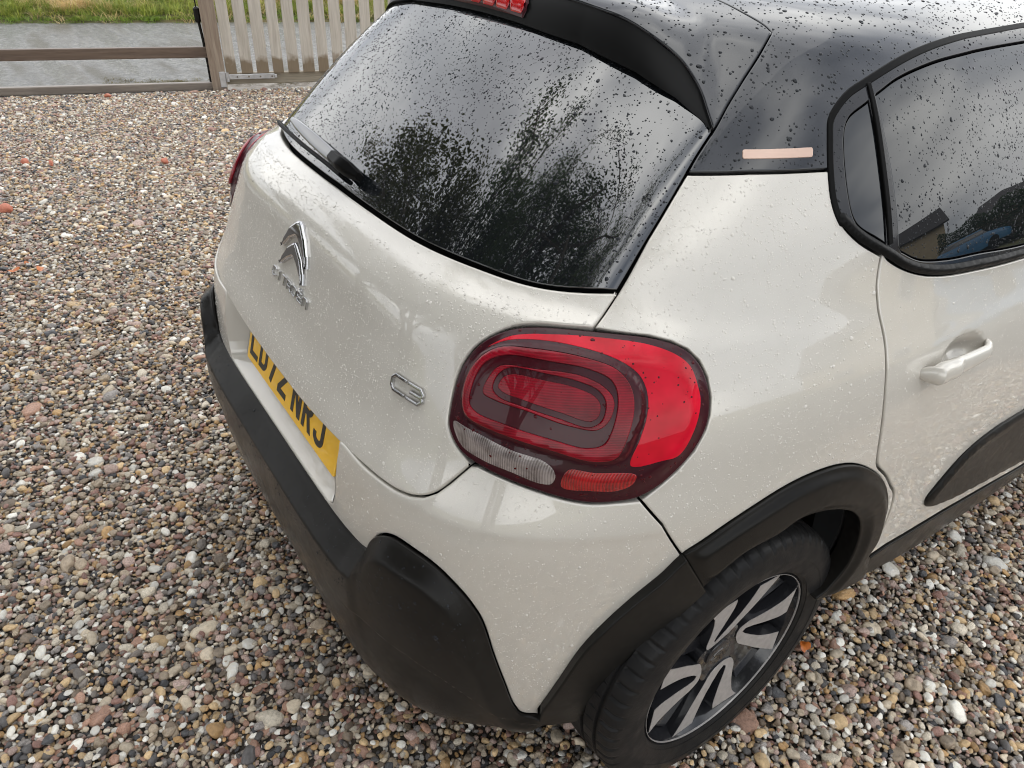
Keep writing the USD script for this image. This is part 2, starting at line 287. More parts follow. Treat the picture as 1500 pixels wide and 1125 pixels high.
# seams and outlines as measured on the skin, (s, h)
FEAT = {
 'door_gap': [(1.365,1.047),(1.36,1.028),(1.358,0.986),(1.363,0.959),(1.368,0.935),(1.387,0.868),(1.393,0.82),(1.399,0.766),(1.411,0.695),(1.428,0.618),(1.44,0.601),(1.478,0.566),(1.518,0.521)],
 'win_out': [(1.995,1.427),(1.714,1.411),(1.595,1.398),(1.496,1.381),(1.41,1.36),(1.326,1.333),(1.278,1.314),(1.245,1.291),(1.226,1.269),(1.223,1.237),(1.225,1.183),(1.234,1.137),(1.255,1.102),(1.295,1.071),(1.355,1.043),(1.379,1.034),(1.425,1.012),(1.485,0.994),(1.555,0.983),(1.677,0.974),(1.846,0.96)],
 'win_in': [(1.95,1.388),(1.75,1.381),(1.57,1.367),(1.433,1.341),(1.343,1.312),(1.328,1.299),(1.276,1.274),(1.263,1.256),(1.259,1.227),(1.269,1.151),(1.291,1.101),(1.355,1.068),(1.411,1.045),(1.47,1.023),(1.554,1.013),(1.675,1.008),(1.846,0.991)],
 'win_split': [(1.338,1.333),(1.343,1.308),(1.353,1.248),(1.363,1.181),(1.374,1.115),(1.382,1.058)],
 'twotone': [(0.912,1.169),(1.035,1.18),(1.225,1.188)],
 'hatch_gap': [(0.899,1.504),(0.995,1.465),(1.057,1.434),(1.075,1.418),(1.043,1.379),(1.0,1.33),(0.964,1.282),(0.945,1.25),(0.909,1.197),(0.873,1.13),(0.84,1.066),(0.816,1.008),(0.804,0.982),(0.788,0.95),(0.775,0.927)],
 'hatch_bot': [(0.63,0.711),(0.602,0.676),(0.583,0.655),(0.561,0.64),(0.535,0.631),(0.505,0.626),(0.471,0.624),(0.411,0.622),(0.349,0.625)],
 'light': [(0.577,0.758),(0.574,0.783),(0.574,0.817),(0.579,0.842),(0.592,0.868),(0.612,0.89),(0.644,0.909),(0.682,0.919),(0.735,0.924),(0.766,0.925),(0.814,0.925),(0.875,0.922),(0.917,0.914),(0.949,0.901),(0.973,0.882),(0.992,0.857),(1.004,0.828),(1.007,0.801),(1.004,0.78),(0.989,0.749),(0.963,0.719),(0.935,0.696),(0.903,0.681),(0.867,0.677),(0.83,0.677),(0.793,0.682),(0.741,0.693),(0.688,0.704),(0.641,0.715),(0.61,0.725),(0.59,0.74)],
 'glass_low': [(0.803,0.984),(0.673,0.972),(0.53,0.968),(0.329,0.958),(0.088,0.953),(-0.095,0.949),(-0.271,0.947),(-0.39,0.959),(-0.517,0.968)],
 'bump_gap': [(0.909,0.677),(0.955,0.629),(1.015,0.538)],
 'spoiler_low': [(-0.136,1.343),(0.22,1.338),(0.525,1.331),(0.716,1.31),(0.834,1.284),(0.907,1.256),(0.937,1.241)],
 'block_top': [(0.44,0.463),(0.475,0.521),(0.511,0.542),(0.555,0.542),(0.6,0.53),(0.642,0.498),(0.666,0.467),(0.681,0.437),(0.703,0.35),(0.723,0.266),(0.738,0.195),(0.753,0.156),(0.785,0.146)],
 'shelf_in': [(0.073,0.452),(0.142,0.432),(0.248,0.444),(0.315,0.453),(0.374,0.457),(0.434,0.462)],
 'arch_out': [(0.784,0.169),(0.816,0.268),(0.854,0.375),(0.893,0.439),(0.933,0.487),(0.974,0.526),(1.002,0.558),(1.037,0.578),(1.083,0.603),(1.132,0.624),(1.184,0.642),(1.241,0.652),(1.306,0.651),(1.358,0.637),(1.413,0.605),(1.468,0.558),(1.521,0.484),(1.545,0.428),(1.557,0.369),(1.543,0.325)],
 'arch_in': [(0.866,0.091),(0.876,0.091),(0.887,0.189),(0.921,0.275),(0.954,0.34),(0.99,0.384),(1.023,0.431),(1.057,0.469),(1.085,0.492),(1.131,0.526),(1.203,0.545),(1.24,0.562),(1.293,0.56),(1.359,0.537),(1.41,0.505),(1.451,0.457),(1.475,0.393),(1.476,0.316),(1.445,0.262),(1.422,0.247)],
 'groove': [(1.003,0.556),(1.056,0.47)],
 'shelf_out': [(0.046,0.448),(0.069,0.401),(0.144,0.394),(0.236,0.392),(0.333,0.407),(0.411,0.425),(0.447,0.436),(0.464,0.447)],
 'sill_white': [(1.584,0.291),(1.633,0.31),(1.883,0.281),(2.141,0.239),(2.363,0.204)],
 'sill_bot': [(1.436,0.237),(1.641,0.212),(1.897,0.144),(2.127,0.135),(2.478,0.099)],
 'airbump': [(1.728,0.371),(1.716,0.399),(1.748,0.442),(1.806,0.489),(1.886,0.507),(2.043,0.503),(2.292,0.26),(2.053,0.299),(1.86,0.325),(1.761,0.352)],
 'L_block': [(0.609,0.785),(0.595,0.807),(0.593,0.835),(0.601,0.858),(0.617,0.875),(0.647,0.888),(0.708,0.896),(0.783,0.892),(0.834,0.88),(0.865,0.862),(0.881,0.838),(0.885,0.814),(0.878,0.782),(0.869,0.755),(0.845,0.745),(0.816,0.745),(0.758,0.755),(0.699,0.765),(0.642,0.774)],
 'L_ring_out': [(0.604,0.794),(0.597,0.827),(0.609,0.859),(0.636,0.88),(0.696,0.887),(0.769,0.885),(0.824,0.873),(0.853,0.85),(0.863,0.824),(0.861,0.787),(0.849,0.757),(0.815,0.75),(0.749,0.763),(0.677,0.774),(0.623,0.783)],
 'L_ring_in': [(0.615,0.807),(0.615,0.84),(0.624,0.859),(0.653,0.873),(0.715,0.875),(0.78,0.871),(0.82,0.858),(0.834,0.839),(0.837,0.809),(0.827,0.777),(0.804,0.77),(0.746,0.779),(0.677,0.789),(0.627,0.797)],
 'L_core_out': [(0.633,0.824),(0.637,0.845),(0.65,0.86),(0.704,0.864),(0.768,0.863),(0.811,0.85),(0.83,0.833),(0.828,0.809),(0.813,0.796),(0.77,0.799),(0.704,0.812),(0.652,0.818)],
 'L_core_in': [(0.646,0.832),(0.65,0.85),(0.665,0.86),(0.719,0.86),(0.77,0.855),(0.805,0.844),(0.818,0.83),(0.817,0.809),(0.802,0.799),(0.75,0.808),(0.695,0.817),(0.658,0.823)],
 'L_red': [(0.617,0.877),(0.649,0.898),(0.717,0.911),(0.796,0.915),(0.876,0.909),(0.927,0.894),(0.955,0.876),(0.972,0.849),(0.981,0.827),(0.976,0.787),(0.959,0.751),(0.928,0.746),(0.876,0.742),(0.884,0.78),(0.889,0.813),(0.885,0.838),(0.868,0.863),(0.837,0.881),(0.783,0.895),(0.706,0.9),(0.645,0.891)],
 'L_rev': [(0.588,0.768),(0.631,0.767),(0.69,0.754),(0.742,0.745),(0.759,0.733),(0.764,0.721),(0.76,0.709),(0.744,0.707),(0.697,0.718),(0.644,0.727),(0.607,0.739)],
 'L_ref': [(0.78,0.734),(0.819,0.732),(0.888,0.726),(0.884,0.71),(0.861,0.7),(0.825,0.701),(0.776,0.706)],
 'copper': [(1.011,1.215),(1.179,1.224),(1.179,1.208),(1.013,1.2)],
 'dish': [(1.578,0.793),(1.589,0.815),(1.627,0.822),(1.675,0.817),(1.702,0.803),(1.698,0.786),(1.661,0.77)],
 'chev_up': [(-0.025,0.873),(-0.004,0.877),(0.044,0.838),(0.043,0.821),(0.031,0.828),(-0.013,0.849),(-0.027,0.85),(-0.054,0.839),(-0.081,0.822),(-0.086,0.831),(-0.066,0.851)],
 'chev_lo': [(-0.03,0.841),(-0.017,0.84),(0.054,0.809),(0.058,0.793),(0.043,0.797),(-0.016,0.819),(-0.031,0.817),(-0.065,0.793),(-0.072,0.801),(-0.057,0.823)],
 'text': [(-0.094,0.774),(-0.081,0.768),(0.115,0.762),(0.108,0.771)],
 'c3': [(0.443,0.786),(0.448,0.788),(0.519,0.786),(0.523,0.767),(0.515,0.766),(0.449,0.768),(0.487,0.788),(0.485,0.769)],
 'recess': [(0.344,0.625),(0.312,0.513),(0.329,0.514),(-0.286,0.429),(-0.226,0.491),(-0.156,0.595)],
 'wiper': [(-0.451,0.994),(-0.275,0.989),(-0.114,0.981),(0.019,0.976),(0.068,0.979)],
 'wiper_blade': [(-0.552,0.976),(-0.269,0.973),(-0.083,0.968)],
 'spoiler_top': [(0.209,1.383),(0.521,1.379),(0.713,1.362),(0.832,1.334),(0.891,1.296),(0.917,1.262),(0.933,1.233)],
 'handle': [(1.48,0.776),(1.476,0.796),(1.485,0.805),(1.536,0.809),(1.554,0.802),(1.617,0.788),(1.65,0.802),(1.678,0.799),(1.713,0.788),(1.715,0.776),(1.675,0.758),(1.613,0.755),(1.566,0.758),(1.528,0.764)],
 'brake': [(0.277,1.338),(0.235,1.355),(-0.074,1.352),(0.004,1.337)],
}

def C(name): return [tuple(p) for p in FEAT[name]]
def smooth_curve(pts, closed=False, step=.008):
    """Centripetal Catmull-Rom through the points."""
    p = np.asarray(pts, float)
    q = np.vstack([p[-1:], p, p[:2]]) if closed else np.vstack([2 * p[0] - p[1], p, 2 * p[-1] - p[-2]])
    out = []
    for i in range(1, len(q) - 2):
        a, b, c, d = q[i - 1:i + 3]
        t = np.cumsum(np.r_[0, [max(np.linalg.norm(v), 1e-6) ** .5 for v in (b - a, c - b, d - c)]])
        n = max(2, int(np.linalg.norm(c - b) / step))
        u = np.linspace(t[1], t[2], n, endpoint=False)[:, None]
        A1 = (t[1] - u) / (t[1] - t[0]) * a + (u - t[0]) / (t[1] - t[0]) * b
        A2 = (t[2] - u) / (t[2] - t[1]) * b + (u - t[1]) / (t[2] - t[1]) * c
        A3 = (t[3] - u) / (t[3] - t[2]) * c + (u - t[2]) / (t[3] - t[2]) * d
        B1 = (t[2] - u) / (t[2] - t[0]) * A1 + (u - t[0]) / (t[2] - t[0]) * A2
        B2 = (t[3] - u) / (t[3] - t[1]) * A2 + (u - t[1]) / (t[3] - t[1]) * A3
        out.append((t[2] - u) / (t[2] - t[1]) * B1 + (u - t[1]) / (t[2] - t[1]) * B2)
    if not closed: out.append(p[-1:])
    return [tuple(x) for x in np.vstack(out)]
def SC(name, **k): return smooth_curve(C(name), **k)
def flip(pts): return [(-a, b) for a, b in pts]
def loop_points(ring, step):
    c = np.asarray(ring.coords)[:-1]
    out = []
    for a, b in zip(c, np.roll(c, -1, 0)):
        n = max(1, int(math.ceil(np.linalg.norm(b - a) / step)))
        out.append(a + (b - a) * np.linspace(0, 1, n, endpoint=False)[:, None])
    return np.vstack(out)
def panel(poly, off=0.0, gap=.004, r=.003, depth=.012, g=.018, step=.008):
    """A sheet of the skin cut to poly, its edge rolled over with radius r and turned inwards."""
    poly = poly.buffer(0)
    if gap: poly = poly.buffer(-gap / 2, join_style='mitre')
    if isinstance(poly, MultiPolygon): return joined([panel(p, off, 0, r, depth, g, step) for p in poly.geoms if p.area > 1e-6])
    poly = shapely.geometry.polygon.orient(poly)
    loops = []
    for ring in [poly.exterior, *poly.interiors]:
        b = loop_points(ring, step)
        t = np.roll(b, -1, 0) - np.roll(b, 1, 0)
        n2 = np.stack([t[:, 1], -t[:, 0]], 1); n2 /= np.linalg.norm(n2, axis=1, keepdims=True) + 1e-12   # points out of the sheet
        loops.append((b, n2))
    inner = [b - r * n2 for b, n2 in loops]
    x0, y0, x1, y1 = poly.bounds
    gx, gy = np.meshgrid(np.arange(x0, x1, g), np.arange(y0, y1, g * .9))
    gx = gx + (np.arange(gx.shape[0]) % 2)[:, None] * g / 2
    pts = np.stack([gx.ravel(), gy.ravel()], 1)
    ins = poly.buffer(-r - .55 * g)
    pts = pts[shapely.contains_xy(ins, pts[:, 0], pts[:, 1])] if not ins.is_empty else pts[:0]
    P2 = np.vstack(inner + [pts])
    tri = Delaunay(P2).simplices
    cpt = P2[tri].mean(1)
    region = Polygon(inner[0], inner[1:]).buffer(0)
    a, b, c = P2[tri[:, 0]], P2[tri[:, 1]], P2[tri[:, 2]]
    area = (b[:, 0] - a[:, 0]) * (c[:, 1] - a[:, 1]) - (b[:, 1] - a[:, 1]) * (c[:, 0] - a[:, 0])
    tri = np.where((area < 0)[:, None], tri[:, ::-1], tri)
    tri = tri[shapely.contains_xy(region, cpt[:, 0], cpt[:, 1]) & (abs(area) > 1e-10)]
    V = [Q(P2[:, 0], P2[:, 1], off)]; NN = [QN(P2[:, 0], P2[:, 1], off)]; FF = [tri]
    k0, base = 0, len(P2)
    for (b, n2), inn in zip(loops, inner):
        m = len(b)
        nb = QN(inn[:, 0], inn[:, 1], off)
        e = .002
        out3 = F(b[:, 0] + e * n2[:, 0], b[:, 1] + e * n2[:, 1]) - F(b[:, 0] - e * n2[:, 0], b[:, 1] - e * n2[:, 1])
        out3 -= nb * (out3 * nb).sum(1, keepdims=True)
        out3 /= np.linalg.norm(out3, axis=1, keepdims=True) + 1e-12
        p0 = Q(inn[:, 0], inn[:, 1], off)
        rings, norms = [], []
        for ang in (30, 60, 90):
            c_, s_ = math.cos(math.radians(ang)), math.sin(math.radians(ang))
            rings.append(p0 + r * s_ * out3 - r * (1 - c_) * nb); norms.append(c_ * nb + s_ * out3)
        rings.append(rings[-1] - depth * nb); norms.append(out3)
        prev = k0 + np.arange(m)
        for v, n in zip(rings, norms):
            cur = base + np.arange(m); base += m
            V.append(v); NN.append(n)
            FF.append(np.vstack([np.stack([prev, cur, np.roll(cur, -1)], 1), np.stack([prev, np.roll(cur, -1), np.roll(prev, -1)], 1)]))
            prev = cur
        k0 += m
    return np.vstack(V), np.vstack(NN), np.vstack(FF)
def dist_field(poly, res=.0015, pad=.02, sig=2.0):
    """Distance into poly from its outline, as a smooth function of s and h."""
    x0, y0, x1, y1 = poly.bounds
    xs, ys = np.arange(x0 - pad, x1 + pad, res), np.arange(y0 - pad, y1 + pad, res)
    X, Y = np.meshgrid(xs, ys)
    inside = shapely.contains_xy(poly, X.ravel(), Y.ravel()).reshape(X.shape)
    d = gaussian_filter(distance_transform_edt(inside) * res, sig)
    return lambda s, h: map_coordinates(d, [(np.asarray(h) - ys[0]) / res, (np.abs(s) - xs[0]) / res], order=1, mode='nearest')
def sstep(x, a, b):
    t = np.clip((np.asarray(x, float) - a) / (b - a), 0, 1)
    return t * t * (3 - 2 * t)
def both(poly): return poly, affinity.scale(poly, -1, 1, origin=(0, 0))

def quats(nrm, spin, down=None):
    """Half-precision quaternions (w, x, y, z) turning z to nrm after a spin about z."""
    z = nrm; ref = np.tile([0, 0, 1.0], (len(z), 1)) if down is None else down
    x = ref - z * (ref * z).sum(1, keepdims=True); l = np.linalg.norm(x, axis=1, keepdims=True)
    x = np.where(l > 1e-3, x / np.maximum(l, 1e-9), np.cross(z, [0, 1.0, 0])); x /= np.linalg.norm(x, axis=1, keepdims=True)
    y = np.cross(z, x)
    c, s = np.cos(spin)[:, None], np.sin(spin)[:, None]
    X, Y = c * x + s * y, -s * x + c * y
    R = np.stack([X, Y, z], -1)
    w = np.sqrt(np.maximum(1e-9, 1 + R[:, 0, 0] + R[:, 1, 1] + R[:, 2, 2])) / 2
    qx, qy, qz = (R[:, 2, 1] - R[:, 1, 2]) / (4 * w), (R[:, 0, 2] - R[:, 2, 0]) / (4 * w), (R[:, 1, 0] - R[:, 0, 1]) / (4 * w)
    q = np.stack([w, qx, qy, qz], 1); return q / np.linalg.norm(q, axis=1, keepdims=True)
def instancer(parent, name, protos, pos, quat, scale, index, kind='stuff', label=None, category=None):
    p = numbered(parent, name)
    pi = UsdGeom.PointInstancer.Define(stage, p)
    paths = []
    UsdGeom.Scope.Define(stage, p + '/shapes')
    for i, (m, mt, sm) in enumerate(protos):
        q = f'{p}/shapes/{name}_shape_{i:03d}'
        usdkit.mesh(stage, q, m, mt, smooth=sm); paths.append(q)
    pi.CreatePrototypesRel().SetTargets([Sdf.Path(q) for q in paths])
    pi.CreatePositionsAttr(Vt.Vec3fArray.FromNumpy(np.ascontiguousarray(pos, np.float32)))
    pi.CreateOrientationsAttr(Vt.QuathArray([Gf.Quath(float(a), float(b), float(c), float(d)) for a, b, c, d in quat]))
    pi.CreateScalesAttr(Vt.Vec3fArray.FromNumpy(np.ascontiguousarray(scale, np.float32)))
    pi.CreateProtoIndicesAttr(Vt.IntArray.FromNumpy(np.ascontiguousarray(index, np.int32)))
    tag(pi.GetPrim(), label, category, kind=kind)
    return p
def revolve_x(profile, n=240, a0=0.0):
    """profile: (x, r) rows, turned about the x axis."""
    p = np.asarray(profile, float); th = np.linspace(0, 2 * np.pi, n, endpoint=False) + a0
    V = np.stack([np.broadcast_to(p[:, 0][:, None], (len(p), n)), p[:, 1][:, None] * np.cos(th), p[:, 1][:, None] * np.sin(th)], -1)
    idx = np.arange(len(p) * n).reshape(len(p), n); nx = np.roll(idx, -1, 1)
    q = np.stack([idx[:-1], nx[:-1], nx[1:], idx[1:]], -1).reshape(-1, 4)
    return V, np.vstack([q[:, [0, 1, 2]], q[:, [0, 2, 3]]])

# ------------------------------------------------------------------ the yard, the lane and what stands round them
# fence frame: a runs along the fence towards the gate, b outwards to the lane
FA = np.array([.2603, .9655, 0.0]); FB = np.array([-.9655, .2603, 0.0]); FO = np.array([-5.945, 1.545, 0.0])
FROT = math.degrees(math.atan2(FA[1], FA[0]))
def fp(a, b, z=0.0): return tuple(FO + a * FA + b * FB + np.array([0, 0, z]))
def sheet(corners, z):
    v = np.array([[x, y, z] for x, y in corners], float)
    return trimesh.Trimesh(v, [[0, i, i + 1] for i in range(1, len(v) - 1)], process=False)
M['earth'] = noisy('wet_grit_between_stones', (0.024, 0.019, 0.014), (0.07, 0.056, 0.042), 60.0, 0.75, bump=.004, bscale=120.0)
M['field'] = noisy('far_field_grass', (0.05, 0.07, 0.022), (0.16, 0.14, 0.06), 1.2, 0.9)
M['road'] = mat('wet_tarmac', {
    'co': ('texture_coordinate', {}), 'n': ('noise_texture', {'scale': 2.2, 'detail': 6.0, 'roughness': 0.65}), 'n2': ('noise_texture', {'scale': 26.0, 'detail': 5.0, 'roughness': 0.75}),
    'mp': ('mapping', {'mapping_type': 'point', 'rotation': (0, 0, -math.radians(FROT)), 'scale': (0.25, 1.0, 1.0)}), 'n3': ('noise_texture', {'scale': 3.0, 'detail': 5.0}),
    'r': ('rgb_ramp', {'ramp': [(0.3, (0.07, 0.069, 0.069)), (0.5, (0.14, 0.137, 0.132)), (0.68, (0.30, 0.29, 0.28))]}),
    'm': ('rgb_ramp', {'ramp': [(0.50, (0, 0, 0)), (0.66, (0.75, 0.75, 0.75))]}), 'mx': ('mix_color', {'b': (0.07, 0.06, 0.035)}),
    'wr': ('map_range', {'from_min': 0.38, 'from_max': 0.62, 'to_min': 0.16, 'to_max': 0.42, 'clamp': True}),
    'bh': ('mix_float', {}), 'b': ('bump', {'strength': 1.0, 'distance': 0.03}), 'p': ('principled_bsdf', {'ior': 1.45})},
    [('co.object', 'n.vector'), ('co.object', 'n2.vector'), ('co.object', 'mp.vector'), ('mp.vector', 'n3.vector'), ('n2.fac', 'r.fac'), ('r.color', 'mx.a'), ('n3.fac', 'm.fac'), ('m.color', 'mx.fac'), ('mx.result', 'p.base_color'),
     ('n3.fac', 'wr.value'), ('wr.result', 'p.roughness'), ('n2.fac', 'b.height'), ('b.normal', 'p.normal')])
obj(W, 'ground', sheet([(-150, -150), (150, -150), (150, 150), (-150, 150)], -.045), M['field'], kind='structure', label='rough grass field stretching away past the yard and lane', smooth=False)
yard = [fp(-14, -.06)[:2], fp(-14, -14)[:2], fp(16, -18)[:2], fp(16, -.06)[:2]]
obj(W, 'gravel_bed', sheet(yard[::-1] if Polygon(yard).exterior.is_ccw is False else yard, -.012), M['earth'], kind='structure', label='wet grit showing between the stones of the yard', smooth=False)
rd = [fp(-40, .32)[:2], fp(-40, 4.05)[:2], fp(40, 4.05)[:2], fp(40, .32)[:2]]
obj(W, 'road', sheet(rd if Polygon(rd).exterior.is_ccw else rd[::-1], -.02), M['road'], kind='structure', label='wet grey lane beyond the fence', smooth=False)
vg = [fp(-40, -.06)[:2], fp(-40, .36)[:2], fp(40, .36)[:2], fp(40, -.06)[:2]]
M['mud'] = noisy('muddy_road_edge', (0.10, 0.075, 0.05), (0.24, 0.21, 0.17), 7.0, 0.6, bump=.01, bscale=40.0, r0=.25, r1=.7)
obj(W, 'road_edge', sheet(vg if Polygon(vg).exterior.is_ccw else vg[::-1], -.016), M['mud'], kind='structure', label='muddy strip along the near edge of the lane', smooth=False)
def bank():
    a, b = np.meshgrid(np.linspace(-16, 16, 160), np.linspace(4.0, 12, 50), indexing='ij')
    z = -.03 + .42 * (1 - np.exp(-(b - 4.0) / 1.4)) + .10 * (meshkit.fbm(np.stack([a, b, 0 * a], -1) * 1.3) - .5) * np.clip((b - 4) / .6, 0, 1)
    P = FO + a[..., None] * FA + b[..., None] * FB; P[..., 2] = z
    idx = np.arange(a.size).reshape(a.shape); q = np.stack([idx[:-1, :-1], idx[1:, :-1], idx[1:, 1:], idx[:-1, 1:]], -1).reshape(-1, 4)
    return P.reshape(-1, 3), q
bp, bq = bank()
M['bank'] = noisy('grassy_bank_soil', (0.045, 0.055, 0.018), (0.17, 0.13, 0.06), 3.0, 0.9)
bm = trimesh.Trimesh(bp, np.vstack([bq[:, [0, 1, 2]], bq[:, [0, 2, 3]]]), process=False)
if bm.face_normals[:, 2].mean() < 0: bm.invert()
obj(W, 'grass_bank', bm, M['bank'], kind='structure', label='low bank along the far side of the lane', smooth=True)
# grass tufts
def tuft(seed, n, hgt, spread, lean):
    r_ = np.random.default_rng(seed); V, Fc = [], []
    for i in range(n):
        a = r_.uniform(0, 2 * np.pi); d = np.array([math.cos(a), math.sin(a), 0]); o = np.array([r_.normal(0, spread), r_.normal(0, spread), 0])
        L = hgt * r_.uniform(.5, 1.15); w = r_.uniform(.0025, .006); side = np.array([-d[1], d[0], 0]); ln = lean * r_.uniform(.3, 1.4); k = len(V)
        for t in (0, .4, .75, 1):
            c = o + d * ln * L * t ** 1.8 + np.array([0, 0, L * (t - .35 * ln * t * t)])
            ww = w * (1 - t * .95); V += [c - side * ww, c + side * ww]
        for j in range(3): Fc += [[k + 2 * j, k + 2 * j + 1, k + 2 * j + 3], [k + 2 * j, k + 2 * j + 3, k + 2 * j + 2]]
    return trimesh.Trimesh(np.array(V), Fc, process=False)
def leafy(name, c, tr=.5):
    return mat(name, {'oi': ('object_info', {}), 'v': ('map_range', {'to_min': .65, 'to_max': 1.35}), 'hs': ('hsv', {'color': c}), 'p': ('principled_bsdf', {'roughness': .55}), 't': ('translucent_bsdf', {}), 'm': ('mix_closure', {'fac': tr * .6})},
               [('oi.random', 'v.value'), ('v.result', 'hs.value'), ('hs.color', 'p.base_color'), ('hs.color', 't.color'), ('p.BSDF', 'm.closure1'), ('t.BSDF', 'm.closure2')], surface='m.closure')
M['green1'], M['green2'], M['straw'], M['straw2'] = leafy('green_blades', (.16, .24, .03)), leafy('yellow_green_blades', (.28, .31, .06)), leafy('straw_blades', (.55, .41, .19)), leafy('pale_straw_blades', (.68, .54, .31))
gp = [(tuft(1, 26, .16, .03, .5), M['green1'], False), (tuft(2, 26, .22, .04, .7), M['green2'], False), (tuft(3, 22, .30, .04, .9), M['straw'], False), (tuft(4, 22, .26, .05, 1.2), M['straw2'], False), (tuft(5, 30, .10, .05, .8), M['green1'], False)]
M['moss'] = leafy('brown_moss', (.14, .115, .045))
nt = 9000
ta, tb = rng.uniform(-7, 9, nt), 4.0 + rng.gamma(1.6, .75, nt)
bt = cKDTree(bp[:, :2]); P = FO + ta[:, None] * FA + tb[:, None] * FB
P[:, 2] = bp[bt.query(P[:, :2])[1], 2] - .01
dry = meshkit.noise(np.stack([ta * 1.1, tb * 1.6, 0 * ta], 1), 3) + .22 * (tb - 4.6)
ki = np.where(dry > .68, rng.integers(2, 4, nt), np.where(tb < 4.25, 4, rng.integers(0, 2, nt)))
ki = np.where(rng.random(nt) < .18, rng.integers(0, 5, nt), ki)
instancer(W, 'grass', gp, P, quats(np.tile([0, 0, 1.0], (nt, 1)), rng.uniform(0, 6.28, nt)), np.column_stack([rng.uniform(.8, 1.3, nt)] * 2 + [rng.uniform(.35, .8, nt)]), ki, label='long green and straw coloured grass along the far side of the lane', category='grass')
ne = 500                                                            # moss and weeds on the muddy edge
ta, tb = rng.uniform(-6, 1, ne), .34 + rng.normal(0, .10, ne)
kk = meshkit.noise(np.stack([ta * 2.2, 0 * ta, 0 * ta], 1), 9) > .52
P = (FO + ta[:, None] * FA + tb[:, None] * FB)[kk]; P[:, 2] = -.017
instancer(W, 'roadside_weeds', [(tuft(8, 24, .045, .03, 1.0), M['moss'], False), (tuft(9, 24, .05, .035, 1.3), M['moss'], False)], P, quats(np.tile([0, 0, 1.0], (len(P), 1)), rng.uniform(0, 6.28, len(P))), np.column_stack([rng.uniform(.6, 1.2, len(P))] * 2 + [rng.uniform(.2, .45, len(P))]), rng.integers(0, 2, len(P)), label='small moss and weed clumps on the muddy edge of the lane', category='weeds')

# gravel
def stone_mesh(seed, angular):
    r_ = np.random.default_rng(seed)
    if angular:
        p = r_.normal(size=(16, 3)); p /= np.linalg.norm(p, axis=1, keepdims=True); p *= r_.uniform(.75, 1.05, (16, 1))
        m = trimesh.convex.convex_hull(p); v, f = trimesh.remesh.subdivide(m.vertices, m.faces); v, f = trimesh.remesh.subdivide(v, f)
        m = trimesh.Trimesh(v, f); trimesh.smoothing.filter_laplacian(m, lamb=.5, iterations=3); v = np.array(m.vertices); v /= np.abs(v).max()
    else:
        m = trimesh.creation.icosphere(2); v = np.array(m.vertices)
        v *= (1 + .42 * (meshkit.fbm(v * 1.1 + seed * 3.7, 2) - .5) * 2)[:, None]
        v = np.sign(v) * np.abs(v) ** r_.uniform(.82, 1.0); f = m.faces
    v = v * [1, r_.uniform(.62, .92), r_.uniform(.42, .70)]
    return trimesh.Trimesh(v, m.faces, process=False)
def stone_mat(i, c, speck, rough):
    d = tuple(x * (1 - speck) for x in c); l = tuple(min(.75, x * (1 + .55 * speck)) for x in c)
    return mat(f'stone_{i:02d}', {'co': ('texture_coordinate', {}), 'oi': ('object_info', {}), 'va': ('vector_math', {'math_type': 'add'}), 'n': ('noise_texture', {'scale': 5.0 if speck > .35 else 1.6, 'detail': 5.0, 'roughness': .7}),
        'r': ('rgb_ramp', {'ramp': [(.32, d), (.5, c), (.68, l)]}), 'v': ('map_range', {'to_min': .70, 'to_max': 1.28}), 'hs': ('hsv', {}), 'b': ('bump', {'strength': .35, 'distance': .08}),
        'p': ('principled_bsdf', {'roughness': rough, 'specular_ior_level': .5})},
        [('co.object', 'va.vector1'), ('oi.location', 'va.vector2'), ('va.vector', 'n.vector'), ('n.fac', 'r.fac'), ('oi.random', 'v.value'), ('v.result', 'hs.value'), ('r.color', 'hs.color'), ('hs.color', 'p.base_color'), ('n.fac', 'b.height'), ('b.normal', 'p.normal')])
PAL = [((.56, .47, .35), .25, 12), ((.80, .76, .67), .15, 11), ((.36, .285, .205), .35, 11), ((.20, .172, .148), .35, 8), ((.10, .093, .09), .3, 5), ((.30, .272, .25), .5, 8), ((.40, .235, .165), .4, 7), ((.26, .145, .115), .4, 5), ((.44, .27, .12), .35, 5), ((.62, .44, .24), .3, 7), ((.052, .052, .055), .2, 4), ((.44, .32, .27), .5, 8), ((.60, .53, .42), .4, 7), ((.18, .135, .095), .35, 6)]
protos, wts = [], []
for i, (c, sp, w_) in enumerate(PAL):
    mt = stone_mat(i, c, sp, .16 + .04 * (i % 5))
    for j in range(3):
        protos.append((stone_mesh(100 + 7 * i + j, (i + j) % 3 == 0), mt, 45 if (i + j) % 3 == 0 else True)); wts.append(w_ / 3)
wts = np.array(wts) / np.sum(wts)
AREA = Polygon([fp(-2.4, -.10)[:2], (-2.6, -1.25), (.6, -1.55), (2.3, -.8), (2.5, 3.4), (.4, 3.4), (.2, 2.2), (-.2, 2.2), (-.6, 3.4), fp(3.2, -.12)[:2]]).buffer(0)
def layer(spacing, med, sig, rmin, rmax, zlo, zhi):
    x0, y0, x1, y1 = AREA.bounds
    gx, gy = np.meshgrid(np.arange(x0, x1, spacing), np.arange(y0, y1, spacing * .87)); gx = gx + (np.arange(gx.shape[0]) % 2)[:, None] * spacing / 2
    p = np.stack([gx.ravel(), gy.ravel()], 1) + rng.uniform(-.48, .48, (gx.size, 2)) * spacing
    p = p[shapely.contains_xy(AREA, p[:, 0], p[:, 1])]
    r = np.clip(med * np.exp(sig * rng.standard_normal(len(p))), rmin, rmax)
    return np.column_stack([p, rng.uniform(zlo, zhi, len(p))]), r
A1, r1_ = layer(.0122, .0064, .28, .0032, .012, -.010, -.001)
